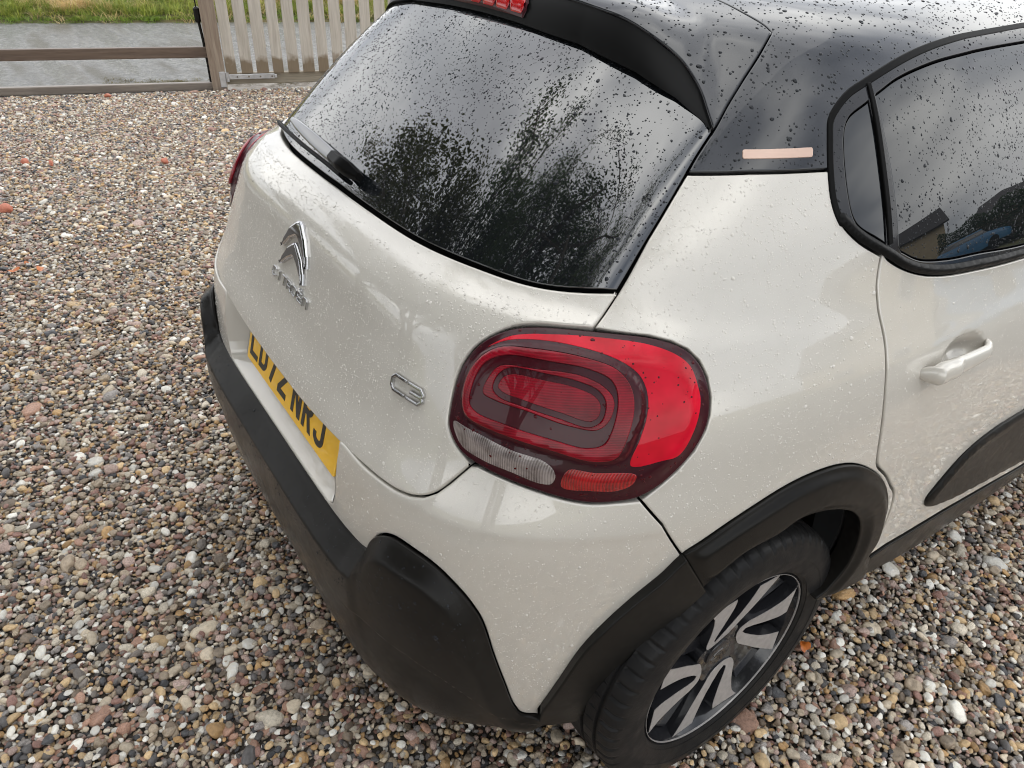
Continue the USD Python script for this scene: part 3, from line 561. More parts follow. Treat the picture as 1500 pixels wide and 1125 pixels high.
A2, r2_ = layer(.0185, .0080, .30, .0045, .015, -.003, .005)
A3, r3_ = layer(.0660, .0145, .32, .010, .032, -.006, .004)
P = np.vstack([A1, A2, A3]); R_ = np.r_[r1_, r2_, r3_]
P[:, 2] += .012 * (meshkit.noise(np.column_stack([P[:, :2] * 1.7, 0 * P[:, 0]]), 4) - .5)
up_ = np.column_stack([rng.normal(0, .30, (len(P), 2)), np.ones(len(P))]); up_ /= np.linalg.norm(up_, axis=1, keepdims=True)
zone = meshkit.noise(np.column_stack([P[:, :2] * 2.3, 0 * P[:, 0]]), 8)
sc = R_[:, None] * rng.uniform(.85, 1.2, (len(P), 3))
instancer(W, 'gravel', protos, P, quats(up_, rng.uniform(0, 6.28, len(P))), sc, rng.choice(len(protos), len(P), p=wts), label='wet multicoloured rounded gravel covering the yard', category='gravel')
print('gravel stones', len(P))
# fallen leaves and shards of red tile on the gravel
M['leaf_orange'] = noisy('wet_orange_leaf', (.40, .09, .012), (.55, .17, .03), 40.0, .35)
M['tile_red'] = noisy('broken_red_tile', (.42, .13, .075), (.52, .19, .12), 30.0, .6)
def leaf_mesh(seed):
    r_ = np.random.default_rng(seed); n = 14; V = [(0, 0, .004)]
    for i in range(n):
        a = 2 * np.pi * i / n; r = (.55 + .45 * abs(math.cos(1.5 * a))) * r_.uniform(.85, 1.1)
        V.append((r * math.cos(a), .7 * r * math.sin(a), .18 * math.sin(2 * a + seed) + .12 * r_.random()))
    V2 = [(x, y, z - .02) for x, y, z in V]
    f = [[0, 1 + i, 1 + (i + 1) % n] for i in range(n)]; k = n + 1
    f2 = [[k, k + 1 + (i + 1) % n, k + 1 + i] for i in range(n)]
    return trimesh.Trimesh(np.array(V + V2), f + f2, process=False)
for i, (x, y, s_, w_) in enumerate(LEAVES):
    m = leaf_mesh(i); m.apply_scale(s_); m.apply_transform(trimesh.transformations.rotation_matrix(i * 1.7, [0, 0, 1])); m.apply_translation((x, y, .026))
    obj(W, 'fallen_leaf', m, M['leaf_orange'], label=w_, category='leaf', group='fallen orange leaves on the gravel', smooth=40)
for i, (x, y, s_, w_) in enumerate(TILES):
    m = stone_mesh(900 + i, True); m.apply_scale(s_); m.apply_translation((x, y, .018))
    obj(W, 'tile_shard', m, M['tile_red'], label=w_, category='tile shard', group='red tile shards on the gravel', smooth=30)

# fence, post and gate
def wood(name, c0, c1, axis=0, wet=.5, dark=None):
    st = [14.0, 14.0, 14.0]; st[axis] = .9
    nodes = {'co': ('texture_coordinate', {}), 'mp': ('mapping', {'mapping_type': 'point', 'scale': tuple(st)}), 'n': ('noise_texture', {'scale': 3.0, 'detail': 8.0, 'roughness': .65, 'distortion': .6}),
             'r': ('rgb_ramp', {'ramp': [(.25, c0), (.75, c1)]}), 'b': ('bump', {'strength': .8, 'distance': .004}), 'p': ('principled_bsdf', {'roughness': wet})}
    links = [('co.object', 'mp.vector'), ('mp.vector', 'n.vector'), ('n.fac', 'r.fac'), ('n.fac', 'b.height'), ('b.normal', 'p.normal')]
    if dark:                                                        # damp that has crept up from the foot
        nodes |= {'sx': ('separate_xyz', {}), 'dn': ('noise_texture', {'scale': 9.0, 'detail': 3.0}), 'ad': ('math', {'math_type': 'multiply_add', 'value2': -.25}), 'dr': ('map_range', {'from_min': .10, 'from_max': .16, 'to_min': 1.0, 'to_max': 0.0, 'clamp': True}), 'mx': ('mix_color', {'b': dark})}
        links += [('co.object', 'sx.vector'), ('co.object', 'dn.vector'), ('dn.fac', 'ad.value1'), ('sx.z', 'ad.value3'), ('ad.value', 'dr.value'), ('dr.result', 'mx.fac'), ('r.color', 'mx.a'), ('mx.result', 'p.base_color')]
    else: links.append(('r.color', 'p.base_color'))
    return mat(name, nodes, links)
M['oak'] = wood('weathered_grey_oak', (.33, .295, .245), (.58, .535, .47), 2, .55, (.19, .145, .095))
M['oak_rail'] = wood('weathered_rail', (.19, .165, .12), (.36, .31, .235), 0, .5)
M['post_wood'] = wood('brown_post', (.15, .10, .07), (.34, .28, .215), 2, .5)
M['brown_rail'] = wood('wet_brown_rail', (.065, .042, .03), (.15, .105, .075), 0, .42)
M['sleeper'] = wood('wet_grey_sleeper', (.12, .10, .085), (.26, .22, .18), 0, .4)
M['galv'] = noisy('galvanised_steel', (.42, .43, .44), (.60, .61, .62), 18.0, .38, metallic=.85, bump=.0003)
fence = thing('rail_fence', 'low brown timber rail fence left of the gate post', 'fence', fp(0, 0), FROT)
obj(fence, 'rail', bx((9.0, .045, .088), (-4.56, .0, .304), .005), M['brown_rail'], smooth=False)
obj(fence, 'rail', bx((9.0, .06, .065), (-4.56, -.005, .024), .006), M['sleeper'], label='half buried bottom board', smooth=False)
for k in (-2.75, -5.5, -8.2):
    obj(fence, 'fence_post', bx((.09, .09, .62), (k, .065, .25), .006), M['brown_rail'], smooth=False)
post = thing('gate_post', 'square brown timber gate post between the rail fence and the picket gate', 'gate post', fp(0, 0), FROT)
obj(post, 'shaft', bx((.125, .125, 1.45), (0, 0, .64), .006), M['post_wood'], smooth=False)
obj(post, 'latch_box', bx((.05, .06, .12), (-.088, .01, .60), .012), M['plastic'], label='black plastic latch box with cable', smooth=False)
obj(post, 'cable', tube([(-.088, .01, .66), (-.09, .02, .8), (-.075, .03, 1.0), (-.07, .03, 1.3)], .006), M['plastic'])
obj(post, 'cable', tube([(-.085, .01, .54), (-.075, .0, .40), (-.070, .0, .2), (-.070, .0, .0)], .012), M['plastic'])
obj(post, 'hinge_plate', bx((.05, .006, .13), (.035, -.0665, .085), .002), M['galv'], smooth=False)
gatex = thing('picket_gate', 'weathered grey oak picket gate hung on the brown post', 'gate', fp(0, 0), FROT)
for k in range(12):
    a = .118 + k * .1355
    w_ = .098 + .006 * ((k * 7) % 3 - 1)
    m = bx((w_, .022, 1.08 + (.025 if k == 0 else 0)), (a, -.048, .668 - (.0125 if k == 0 else 0)), .004)
    obj(gatex, 'picket', m, M['oak'], smooth=False)
for z in (.085, .95):
    obj(gatex, 'rail', bx((1.66, .05, .095), (.90, -.010, z), .005), M['oak_rail'], smooth=False)
hinge_ = obj(gatex, 'hinge_strap', cat(bx((.40, .006, .042), (.285, -.0625, .105), .002), bx((.03, .006, .03), (.489, -.0625, .105), .002, None)), M['galv'], smooth=False)
V_ = [trimesh.creation.cylinder(.007, .006, sections=10) for _ in range(4)]
for k, c in enumerate(V_):
    c.apply_transform(trimesh.transformations.rotation_matrix(math.pi / 2, [1, 0, 0])); c.apply_translation((.16 + .1 * k, -.0675, .105))
    obj(hinge_, 'bolt', c, M['dark_chrome'], smooth=False)
c = trimesh.creation.cylinder(.014, .075, sections=14); c.apply_translation((.078, -.068, .105)); obj(hinge_, 'hinge_pin', c, M['galv'])

# trees behind the car, seen in the wet glass
M['bark'] = noisy('grey_bark', (.045, .038, .03), (.12, .10, .08), 6.0, .85, stretch=(1, 1, .2))
M['leaf1'], M['leaf2'] = leafy('dark_leaves', (.035, .055, .014)), leafy('olive_leaves', (.07, .075, .018))
def tree(label, x, y, hgt, seed, leaves, spread, mt, lean=(0, 0)):
    r_ = np.random.default_rng(seed)
    t = thing('tree', label, 'tree', (x, y, 0), 0, 'trees in a row behind the car')
    limbs, tips = [], []
    def grow(p, d, L, rad, lev):
        n = 6; path = [p]; q = p.copy(); dd = d.copy()
        for i in range(n):
            dd = dd + r_.normal(0, .13, 3) + np.array([0, 0, .05]); dd /= np.linalg.norm(dd); q = q + dd * L / n; path.append(q)
        limbs.append(tube(path, np.linspace(rad, rad * .55, n + 1), 7 if lev < 2 else 4, False))
        if lev >= 2: tips.extend((path[i], dd) for i in range(2, n + 1))
        if lev >= 4: return
        for i in range(4 if lev < 2 else 3):
            j = r_.integers(2, n + 1); az = r_.uniform(0, 2 * np.pi); el = r_.uniform(.1, .9) if lev < 2 else r_.uniform(-.3, .9)
            nd = np.array([math.cos(az) * math.cos(el), math.sin(az) * math.cos(el), math.sin(el)]) * spread + dd * .6; nd /= np.linalg.norm(nd)
            grow(path[j], nd, L * r_.uniform(.5, .75), rad * .5, lev + 1)
    d0 = np.array([lean[0], lean[1], 1.0]); d0 /= np.linalg.norm(d0)
    for k in range(2):
        grow(np.array([.12 * k, .05 * k, -.05]), d0 + np.array([.25 * (k - .5), .1 * k, 0]), hgt * .45, .07 + hgt * .008, 0)
    obj(t, 'trunk', cat(*limbs), M['bark'])
    tp = np.array([a for a, _ in tips]); 
    c = tp[r_.integers(0, len(tp), leaves)] + r_.normal(0, .14, (leaves, 3))
    u = r_.normal(size=(leaves, 3)); u /= np.linalg.norm(u, axis=1, keepdims=True); v = np.cross(u, r_.normal(size=(leaves, 3))); v /= np.linalg.norm(v, axis=1, keepdims=True)
    s_ = r_.uniform(.022, .045, (leaves, 1))
    V = np.stack([c - u * s_, c + v * s_ * .5, c + u * s_, c - v * s_ * .5], 1).reshape(-1, 3)
    k = np.arange(leaves)[:, None] * 4
    obj(t, 'crown', trimesh.Trimesh(V, np.vstack([k + [0, 1, 2], k + [0, 2, 3]]), process=False), mt, smooth=False)
TREES = [('broad leafy tree near the yard edge whose top stands out in the rear window reflection', -3.7, -3.0, 6.3, 8, 42000, 1.2, 'leaf2', (-.05, .0)),
         ('tall dense tree behind the car, its dark crown filling the middle of the rear window', -1.9, -3.5, 8.4, 5, 52000, 1.2, 'leaf1', (0, .05)),
         ('tall tree straight behind the car, reflected low at the right of the rear window', .3, -3.4, 10.0, 3, 52000, 1.25, 'leaf1', (.0, .08)),
         ('smaller ragged tree nearest the lane, reflected at the left of the rear window', -7.0, -3.6, 4.0, 11, 14000, 1.0, 'leaf2', (0, 0)),
         ('sparse twiggy tree farthest right in the row behind the car', 2.8, -3.3, 9.0, 13, 26000, 1.2, 'leaf1', (-.05, .1))]
for lb, x, y, hg, sd, nl, sp, mt, ln in TREES: tree(lb, x, y, hg, sd, nl, sp, M[mt], ln)

# houses, hedge and a blue car on the right, seen in the side windows and the paint
M['render_wall'] = noisy('cream_render', (.50, .40, .26), (.58, .47, .32), 3.0, .8)
M['brick_wall'] = noisy('brown_brick_wall', (.20, .13, .09), (.30, .20, .14), 8.0, .8)
M['roof_tile'] = noisy('dark_roof_tiles', (.025, .022, .022), (.06, .05, .05), 10.0, .6)
M['pane'] = plain('house_window', (.02, .025, .03), .05)
M['frame_white'] = plain('white_window_frame', (.7, .7, .68), .4)
M['hedge'] = leafy('hedge_leaves', (.03, .055, .015))
def house(label, x, y, rz, w_, d_, eaves, ridge, wall, openings):
    t = thing('house', label, 'house', (x, y, 0), rz)
    sec = Polygon([(-d_ / 2, -.1), (d_ / 2, -.1), (d_ / 2, eaves), (0, ridge), (-d_ / 2, eaves)])
    m = trimesh.creation.extrude_polygon(sec, w_, engine='earcut'); v = np.asarray(m.vertices)
    body = trimesh.Trimesh(np.stack([v[:, 2] - w_ / 2, v[:, 0], v[:, 1]], 1), m.faces, process=False)
    if body.volume < 0: body.invert()
    obj(t, 'wall', body, wall, smooth=False)
    sl = math.atan2(ridge - eaves, d_ / 2); L = math.hypot(ridge - eaves, d_ / 2) + .45
    for sg in (1, -1):
        R = trimesh.transformations.rotation_matrix(-sg * sl, [1, 0, 0])
        cy, cz = sg * (math.cos(sl) * (L / 2)), ridge + .10 - math.sin(sl) * (L / 2)
        obj(t, 'roof', bx((w_ + .7, L, .12), (0, cy, cz), 0, R), M['roof_tile'], smooth=False)
    for (px, pz, ww, wh) in openings:
        f_ = obj(t, 'window', bx((ww + .12, .08, wh + .12), (px, -d_ / 2 - .01, pz), .01), M['frame_white'], smooth=False)
        obj(f_, 'pane', bx((ww, .03, wh), (px, -d_ / 2 - .05, pz)), M['pane'], smooth=False)
    return t
house('cream rendered house with dark tiled roof, reflected in the rear side window', 18.5, 17.5, -42.0, 9.0, 6.5, 3.7, 5.3, M['render_wall'], [(-2.0, 1.4, .9, 1.1), (1.6, 1.4, 1.2, 1.1)])
house('brown brick house beyond the hedge, reflected at the right of the side window', 9.6, 24.5, -12.0, 7.0, 6.0, 2.3, 3.5, M['brick_wall'], [(0, 1.5, 1.2, 1.1)])
hedge = thing('hedge', 'clipped dark green hedge between the two houses', 'hedge', (9.6, 17.0, 0), -30)
nl = 9000
hp = np.column_stack([rng.uniform(-2.6, 2.6, nl), rng.uniform(-.5, .5, nl), rng.uniform(0, 2.5, nl)]); hp[:, 2] *= 1 + .08 * np.sin(hp[:, 0] * 3)
u = rng.normal(size=(nl, 3)); u /= np.linalg.norm(u, axis=1, keepdims=True); v = np.cross(u, rng.normal(size=(nl, 3))); v /= np.linalg.norm(v, axis=1, keepdims=True)
V = np.stack([hp - u * .07, hp + v * .04, hp + u * .07, hp - v * .04], 1).reshape(-1, 3); k = np.arange(nl)[:, None] * 4
obj(hedge, 'foliage', trimesh.Trimesh(V, np.vstack([k + [0, 1, 2], k + [0, 2, 3]]), process=False), M['hedge'], smooth=False)
obj(hedge, 'stems', bx((5.0, .5, 1.6), (0, 0, .8), .1), M['bark'], smooth=False)
M['blue_paint'] = plain('blue_car_paint', (.05, .16, .30), .25, coat_weight=1.0)
blue = thing('blue_car', 'blue hatchback parked by the cream house, reflected low in the side window', 'car', (11.4, 14.6, 0), 48.0)
def whole(lo, hi, off, mt, nm):
    p_ = panel(Polygon([(0, lo), (SMAX, lo), (SMAX, hi), (0, hi)]), off=off, gap=0, r=.002, depth=.01, g=.07, step=.05)
    obj(blue, nm, joined([p_, mirror(p_)]), mt)
whole(.12, .985, 0, M['blue_paint'], 'body'); whole(.99, 1.38, -.004, M['glass'], 'windows'); whole(1.385, HMAX - .002, 0, M['blue_paint'], 'roof')
for sx in (1, -1):
    for y_ in (.64, 3.18):
        V, f = revolve_x([(.10, .0), (.10, .20), (.105, .25), (.095, .31), (0, .315), (-.1, .31)], 40)
        m = trimesh.Trimesh(V.reshape(-1, 3), f, process=False)
        if sx < 0: m.apply_scale([-1, 1, 1])
        m.apply_translation((sx * .775, y_, .315)); obj(blue, 'wheel', m, M['tyre'])

# ------------------------------------------------------------------ the parked car
car = thing('parked_car', 'pale beige hatchback with black roof, wet with rain, seen from its rear corner', 'car')
hatch_side = C('hatch_gap')[3:]                                   # hinge end down to the lamp
twotone_s, twotone_h = zip(*C('twotone'))
light_out = smooth_curve(C('light'), closed=True, step=.006)
LIGHT = Polygon(light_out).buffer(0)
hatch_bot = C('hatch_bot')
glass_low = [(0, .953), (.088, .953), (.329, .958), (.53, .968), (.673, .972), (.803, .984)]
lamp_left = [(.775, .927), (.735, .924), (.682, .919), (.644, .909), (.612, .89), (.592, .868), (.579, .842), (.574, .817), (.574, .783), (.577, .758), (.59, .74), (.61, .725), (.63, .713)]
side_low = [p for p in hatch_side if p[1] < .99]                  # (.804,.982) .. (.775,.927)
# tailgate below the window
half = smooth_curve(glass_low) + side_low + lamp_left[1:] + smooth_curve(hatch_bot[:-1] + [(.349, .618), (.17, .606), (0, .603)])
TAILGATE = unary_union([Polygon(half + [(0, .603), (0, .953)]).buffer(.0005), affinity.scale(Polygon(half + [(0, .603), (0, .953)]), -1, 1, origin=(0, 0)).buffer(.0005)])
TAILGATE = TAILGATE.difference(unary_union(both(LIGHT.buffer(-.0008))))
def shoulder(s, h):                                               # the rolled ridge along the window's lower edge
    return .004 * np.exp(-((h - .925) / .016) ** 2)
gate = obj(car, 'tailgate', panel(TAILGATE, off=shoulder, depth=.02, r=.0045, g=.014), M['paint'])
# the rear window and the body-coloured frame line
up_side = [p for p in hatch_side if p[1] > .99]
win_half = smooth_curve([(.803, .9855)] + up_side[::-1][1:] + [(1.055, 1.40)])
WINDOW = Polygon([(0, .9545)] + [(a, b + .0015) for a, b in smooth_curve(glass_low)][1:] + win_half + [(.6, 1.40), (0, 1.40)])
WINDOW = unary_union([WINDOW.buffer(.0004), affinity.scale(WINDOW, -1, 1, origin=(0, 0)).buffer(.0004)])
ws_, wh_ = [a_.ravel() for a_ in np.meshgrid(np.linspace(-1.07, 1.07, 160), np.linspace(.955, 1.40, 60))]
okw = shapely.contains_xy(WINDOW.buffer(.002), ws_, wh_); ws_, wh_ = np.abs(ws_[okw]), wh_[okw]
def win_basis(s, h):
    a, b = np.abs(np.asarray(s, float)), np.asarray(h, float) - 1.17
    return np.stack([a ** i * b ** j for i in (0, 2, 4, 6, 8) for j in (0, 1, 2, 3)], -1)
win_edge = 1 + 14 * np.exp(-shapely.distance(shapely.points(ws_, wh_), WINDOW.exterior) / .02)[:, None]
WIN_C = np.linalg.lstsq(win_basis(ws_, wh_) * win_edge, F(ws_, wh_) * win_edge, rcond=None)[0]
def win_off(s, h):                                                 # the pane is a fair curve, freer of ripples than the body round it
    P = win_basis(s, h) @ WIN_C
    side = .80 + (h - .98) * .62
    crown = .014 * np.clip(1 - ((h - 1.175) / .215) ** 2, 0, 1) * (1 - np.clip(np.abs(s) / side, 0, 1) ** 2)
    return ((P - F(np.abs(s), h)) * N(np.abs(s), h)).sum(-1) + crown - .002
print('pane leaves the skin by at most', np.abs(win_off(ws_, wh_)).max())
win = obj(car, 'rear_window', panel(WINDOW, off=win_off, gap=.005, r=.002, depth=.01, g=.016), M['glass'])
# spoiler: roof edge drawn out over the window
lip = [(0, 1.372), (.209, 1.381), (.521, 1.377), (.713, 1.360), (.832, 1.332), (.891, 1.294), (.917, 1.262), (.936, 1.236)]
low = [(0, 1.335), (.22, 1.334), (.525, 1.328), (.716, 1.307), (.834, 1.281), (.907, 1.253), (.939, 1.236)]
LIP_S, LIP_H = np.array(lip).T
def lip_h(s): return np.interp(np.abs(s), LIP_S, LIP_H)
def spoiler_off(s, h):
    hl = lip_h(s)
    o = .006 + .033 * (1 - sstep(np.abs(s), .62, .94))
    return o * (1 - sstep(h, hl, hl + .13)) + .0015
hinge = [(0, 1.575), (.5, 1.55), (.75, 1.535), (.899, 1.504), (.995, 1.465), (1.057, 1.434), (1.075, 1.418)]
sp_half = smooth_curve(lip) + [p for p in up_side[::-1] if p[1] > 1.24] + smooth_curve(hinge[::-1])
SPOILER = Polygon(sp_half + [(0, 1.575), (0, 1.372)]).buffer(0)
SPOILER = unary_union([SPOILER.buffer(.0004), affinity.scale(SPOILER, -1, 1, origin=(0, 0)).buffer(.0004)])
spoiler = obj(car, 'spoiler', panel(SPOILER, off=spoiler_off, gap=.004, r=.004, depth=.006, g=.014), M['black_gloss'])
def spoiler_face():
    """The rear face under the lip, down to the window, and its return to the glass."""
    ss = np.linspace(-.93, .93, 221)
    hl = lip_h(ss); lw = np.interp(np.abs(ss), *np.array(low).T)
    o = .006 + .033 * (1 - sstep(np.abs(ss), .62, .94))
    rows = [(hl + .003, o - .002), (hl - .002, o - .004), (hl - .3 * (hl - lw), o * .9 - .004), (hl - .7 * (hl - lw), o * .62 - .002), (lw + .004, o * .36), (lw, o * .28), (lw + .003, o * .12), (lw + .012, -.004 + 0 * o)]
    V = np.stack([Q(ss, np.minimum(a, HMAX), lambda s, h, b=b: b) for a, b in rows])
    m, n = V.shape[:2]; idx = np.arange(m * n).reshape(m, n)
    q = np.stack([idx[:-1, :-1], idx[1:, :-1], idx[1:, 1:], idx[:-1, 1:]], -1).reshape(-1, 4)
    return trimesh.Trimesh(V.reshape(-1, 3), np.vstack([q[:, [0, 1, 2]], q[:, [0, 2, 3]]]), process=False), ss, rows
face, face_s, face_rows = spoiler_face()
obj(car, 'spoiler_underside', face, M['plastic_dark'], smooth=50)
# roof and rear pillars in black
vert = sorted(up_side, key=lambda p: p[1])
pil = [p for p in vert if p[1] > 1.17]
win_top = SC('win_out')[::-1]                                     # from the sill forward end round the rear to the top
rear_top = [p for p in SC('win_out') if p[1] > 1.188]
front_top = [(1.995, 1.427), (2.3, 1.432), (2.75, 1.420), (3.05, 1.385), (3.35, 1.33)]
def roof_half():
    front = [(3.75, 1.375), (4.2, 1.385), (4.7, 1.39), (SMAX, 1.39)]
    out = smooth_curve([(.895, 1.170)] + pil + [(1.075, 1.418)]) + smooth_curve(hinge)[::-1][1:] + [(0, HMAX - .0005), (SMAX, HMAX - .0005)] + front[::-1]
    out += front_top[::-1] + rear_top[1:] + [(1.225, 1.188), (1.035, 1.18), (.895, 1.170)]
    return Polygon(out).buffer(0)
ROOF = roof_half()
r1 = panel(ROOF, gap=.004, r=.003, depth=.012, g=.02)
roof = obj(car, 'roof_panel', joined([r1, mirror(r1)]), M['black_gloss'], label='gloss black roof and rear pillars beaded with rain')
for pg in both(Polygon(C('copper')).buffer(-.0045).buffer(.0045)):
    obj(roof, 'trim_strip', panel(pg, off=.0015, gap=0, r=.0012, depth=.003, g=.008, step=.002), M['copper'])
# quarter panels
ARCH = Polygon(SC('arch_out') + [(1.543, .1), (1.4, -.02), (.9, -.02), (.784, .1)]).buffer(0)
door_edge = smooth_curve([(1.365, 1.05)] + C('door_gap')[1:] + [(1.545, .49), (1.565, .44), (1.575, .37), (1.572, .30)])
lamp_right = [(.775, .927), (.814, .925), (.875, .922), (.917, .914), (.949, .901), (.973, .882), (.992, .857), (1.004, .828), (1.007, .801), (1.004, .78), (.989, .749), (.963, .719), (.935, .696), (.909, .677)]
win_bottom_rear = [p for p in SC('win_out') if p[1] <= 1.188 and p[0] < 1.37]
QUARTER = Polygon([(.895, 1.170), (.873, 1.13), (.84, 1.066), (.816, 1.008), (.804, .982), (.788, .95)] + lamp_right + C('bump_gap')[1:] +
                  [p for p in SC('arch_out') if p[0] >= 1.0] + [(1.543, .325), (1.572, .30)] + door_edge[::-1] + win_bottom_rear[::-1] + [(1.225, 1.188), (1.035, 1.18)]).buffer(0)
QUARTER = QUARTER.difference(LIGHT.buffer(-.0012)).difference(ARCH)
for k, pg in enumerate(both(QUARTER)):
    obj(car, 'quarter_panel', panel(pg, gap=.005, r=.003, depth=.022, g=.016), M['paint'])
# rear doors
sill_top = [(1.572, .295), (1.633, .300), (1.883, .276), (2.141, .239), (2.303, .213)]
def dish(s, h):
    a = np.abs(s)
    d = ((a - 1.630) / .074) ** 2 + ((h - .795) / .040) ** 2
    return -.032 * np.clip(1 - d, 0, 1) ** 1.3
win_sill_r = [(1.365, 1.05), (1.379, 1.034), (1.425, 1.012), (1.485, .994), (1.555, .983), (1.677, .974), (1.846, .96), (2.08, .948), (2.303, .938)]
DOOR = Polygon(door_edge + sill_top + [(2.303, .6)] + smooth_curve(win_sill_r)[::-1]).buffer(0)
door_tops = []
for sgn, pg in zip((1, -1), both(DOOR)):
    d = obj(car, 'rear_door', panel(pg, off=dish, gap=.005, r=.003, depth=.022, g=.0085), M['paint'])
    door_tops.append((sgn, d))
# bumper in body colour
RECESS_W = .318
bl = SC('block_top')
bump_out = hatch_bot[::-1] + [(.641, .713), (.688, .704), (.741, .693), (.793, .682), (.83, .677), (.867, .677), (.909, .677)] + C('bump_gap')[1:] + [p for p in SC('arch_out') if p[0] < 1.0][::-1]
BUMPER = Polygon([(0, .60), (.17, .602)] + bump_out + bl[::-1] + [(.434, .455), (.315, .45), (0, .45)]).buffer(0)
RECESS = Polygon([(-.336, .65), (-RECESS_W, .50), (-.306, .472), (-.29, .463), (.29, .463), (.306, .472), (RECESS_W, .50), (.336, .65)])
BUMPER = unary_union([BUMPER.buffer(.0004), affinity.scale(BUMPER, -1, 1, origin=(0, 0)).buffer(.0004)]).difference(unary_union(both(LIGHT.buffer(-.0005)))).difference(RECESS.buffer(0))
def bumper_off(s, h): return .0025 * sstep(h, .60, .622)
bumper = obj(car, 'rear_bumper', panel(BUMPER, off=bumper_off, gap=.003, r=.0035, depth=.012, g=.014), M['paint'])
# number plate recess and plate
PLATE_Y, PLATE_Z, PLATE_TILT = .0800, .6270, .2735
def plate_pt(x, v, d=0.0):
    """A point of the plate's plane: x across, v up the plate, d out of it (to the rear)."""
    c, s = math.cos(PLATE_TILT), math.sin(PLATE_TILT)
    return np.stack([x, PLATE_Y + v * s - d * c, PLATE_Z + v * c + d * s], -1)
def recess_mesh():
    op = np.vstack([loop_points(LineString([a, b]), .02) if False else np.linspace(a, b, 14, endpoint=False) for a, b in (
        ((-.336, .625), (-RECESS_W, .50)), ((-RECESS_W, .50), (-.306, .472)), ((-.306, .472), (-.29, .463)), ((-.29, .463), (.29, .463)), ((.29, .463), (.306, .472)), ((.306, .472), (RECESS_W, .50)), ((RECESS_W, .50), (.336, .625)))])
    op = np.vstack([op, [(.336, .625)]])
    A = Q(op[:, 0], op[:, 1], -.001)
    B_ = Q(op[:, 0], op[:, 1], -.006)
    x = np.clip(op[:, 0] * .93, -.287, .287); v = np.where(op[:, 1] > .47, (op[:, 1] - .475) * 1.05, -.007)
    v = np.clip(v, -.007, .16)
    Cc = plate_pt(x, v, -.004)
    V = np.vstack([A, B_ * .6 + Cc * .4, Cc]); n = len(op); idx = np.arange(3 * n).reshape(3, n)
    q = np.stack([idx[:-1, :-1], idx[:-1, 1:], idx[1:, 1:], idx[1:, :-1]], -1).reshape(-1, 4)
    wall = trimesh.Trimesh(V, np.vstack([q[:, [0, 2, 1]], q[:, [0, 3, 2]]]), process=False)
    bk = plate_pt(np.array([-.33, .33, .33, -.33]), np.array([-.012, -.012, .17, .17]), -.0045)
    back = trimesh.Trimesh(bk, [[0, 1, 2], [0, 2, 3]], process=False)
    return cat(wall, back)
obj(bumper, 'plate_recess', recess_mesh(), M['paint'], smooth=50)
def plate_solid(pg, d0, d1):
    m = trimesh.creation.extrude_polygon(pg, d1 - d0, engine='earcut')
    v = np.asarray(m.vertices)
    return trimesh.Trimesh(plate_pt(v[:, 0], v[:, 1], v[:, 2] + d0), m.faces if np.linalg.det(np.stack([plate_pt(1., 0.) - plate_pt(0., 0.), plate_pt(0., 1.) - plate_pt(0., 0.), plate_pt(0., 0., 1.) - plate_pt(0., 0.)])) > 0 else np.asarray(m.faces)[:, ::-1], process=False)
plate = obj(car, 'number_plate', plate_solid(box(-.26, 0, .26, .111).buffer(-.006).buffer(.006), 0, .004), M['plate'], label='yellow number plate with black characters', smooth=30)
T = .014
def stroke(pts, w=T, cap='flat', join='mitre'): return LineString(pts).buffer(w / 2, cap_style=cap, join_style=join)
def arc_pts(cx, cy, rx, ry, a0, a1, n=16): return [(cx + rx * math.cos(math.radians(a)), cy + ry * math.sin(math.radians(a))) for a in np.linspace(a0, a1, n)]
def glyph(ch):
    w, hh, k = .050, .079, T / 2
    if ch == 'L': g = [stroke([(k, hh), (k, k), (w, k)])]
    elif ch == 'D': g = [stroke([(k, k), (k, hh - k)] + arc_pts(w - k - .017, hh - k - .017, .017, .017, 90, 0) + arc_pts(w - k - .017, k + .017, .017, .017, 0, -90) + [(k, k), (k, hh / 2)])]
    elif ch == '7': g = [stroke([(0, hh - k), (w - k * 1.05, hh - k), (.016, 0)])]
    elif ch == '2': g = [stroke([(k, hh - .022)] + arc_pts(w / 2, hh - k - .017, w / 2 - k, .017, 170, -20) + [(k * 1.1, k + .006), (k * 1.1, k), (w, k)])]
    elif ch == 'N': g = [stroke([(k, 0), (k, hh)]), stroke([(w - k, 0), (w - k, hh)]), Polygon([(0, hh), (.015, hh), (w, 0), (w - .015, 0)])]
    elif ch == 'R': g = [stroke([(k, 0), (k, hh - k), (w - k - .015, hh - k)] + arc_pts(w - k - .015, hh - k - .0155, .015, .0155, 90, -90) + [(k, hh - k - .031)]), Polygon([(.019, .036), (.034, .036), (w, 0), (w - .016, 0)])]
    elif ch == 'J': g = [stroke([(w - k, hh), (w - k, k + .013)] + arc_pts(w / 2, k + .013, w / 2 - k, .013, 0, -180) + [(k, .026)])]
    return unary_union(g)
x = -.245
for ch in 'LD72 NRJ':
    if ch == ' ': x += .022; continue
    obj(plate, 'plate_character', plate_solid(affinity.translate(glyph(ch), x, .016), .0041, .0048), M['plate_black'], smooth=False)
    x += .061
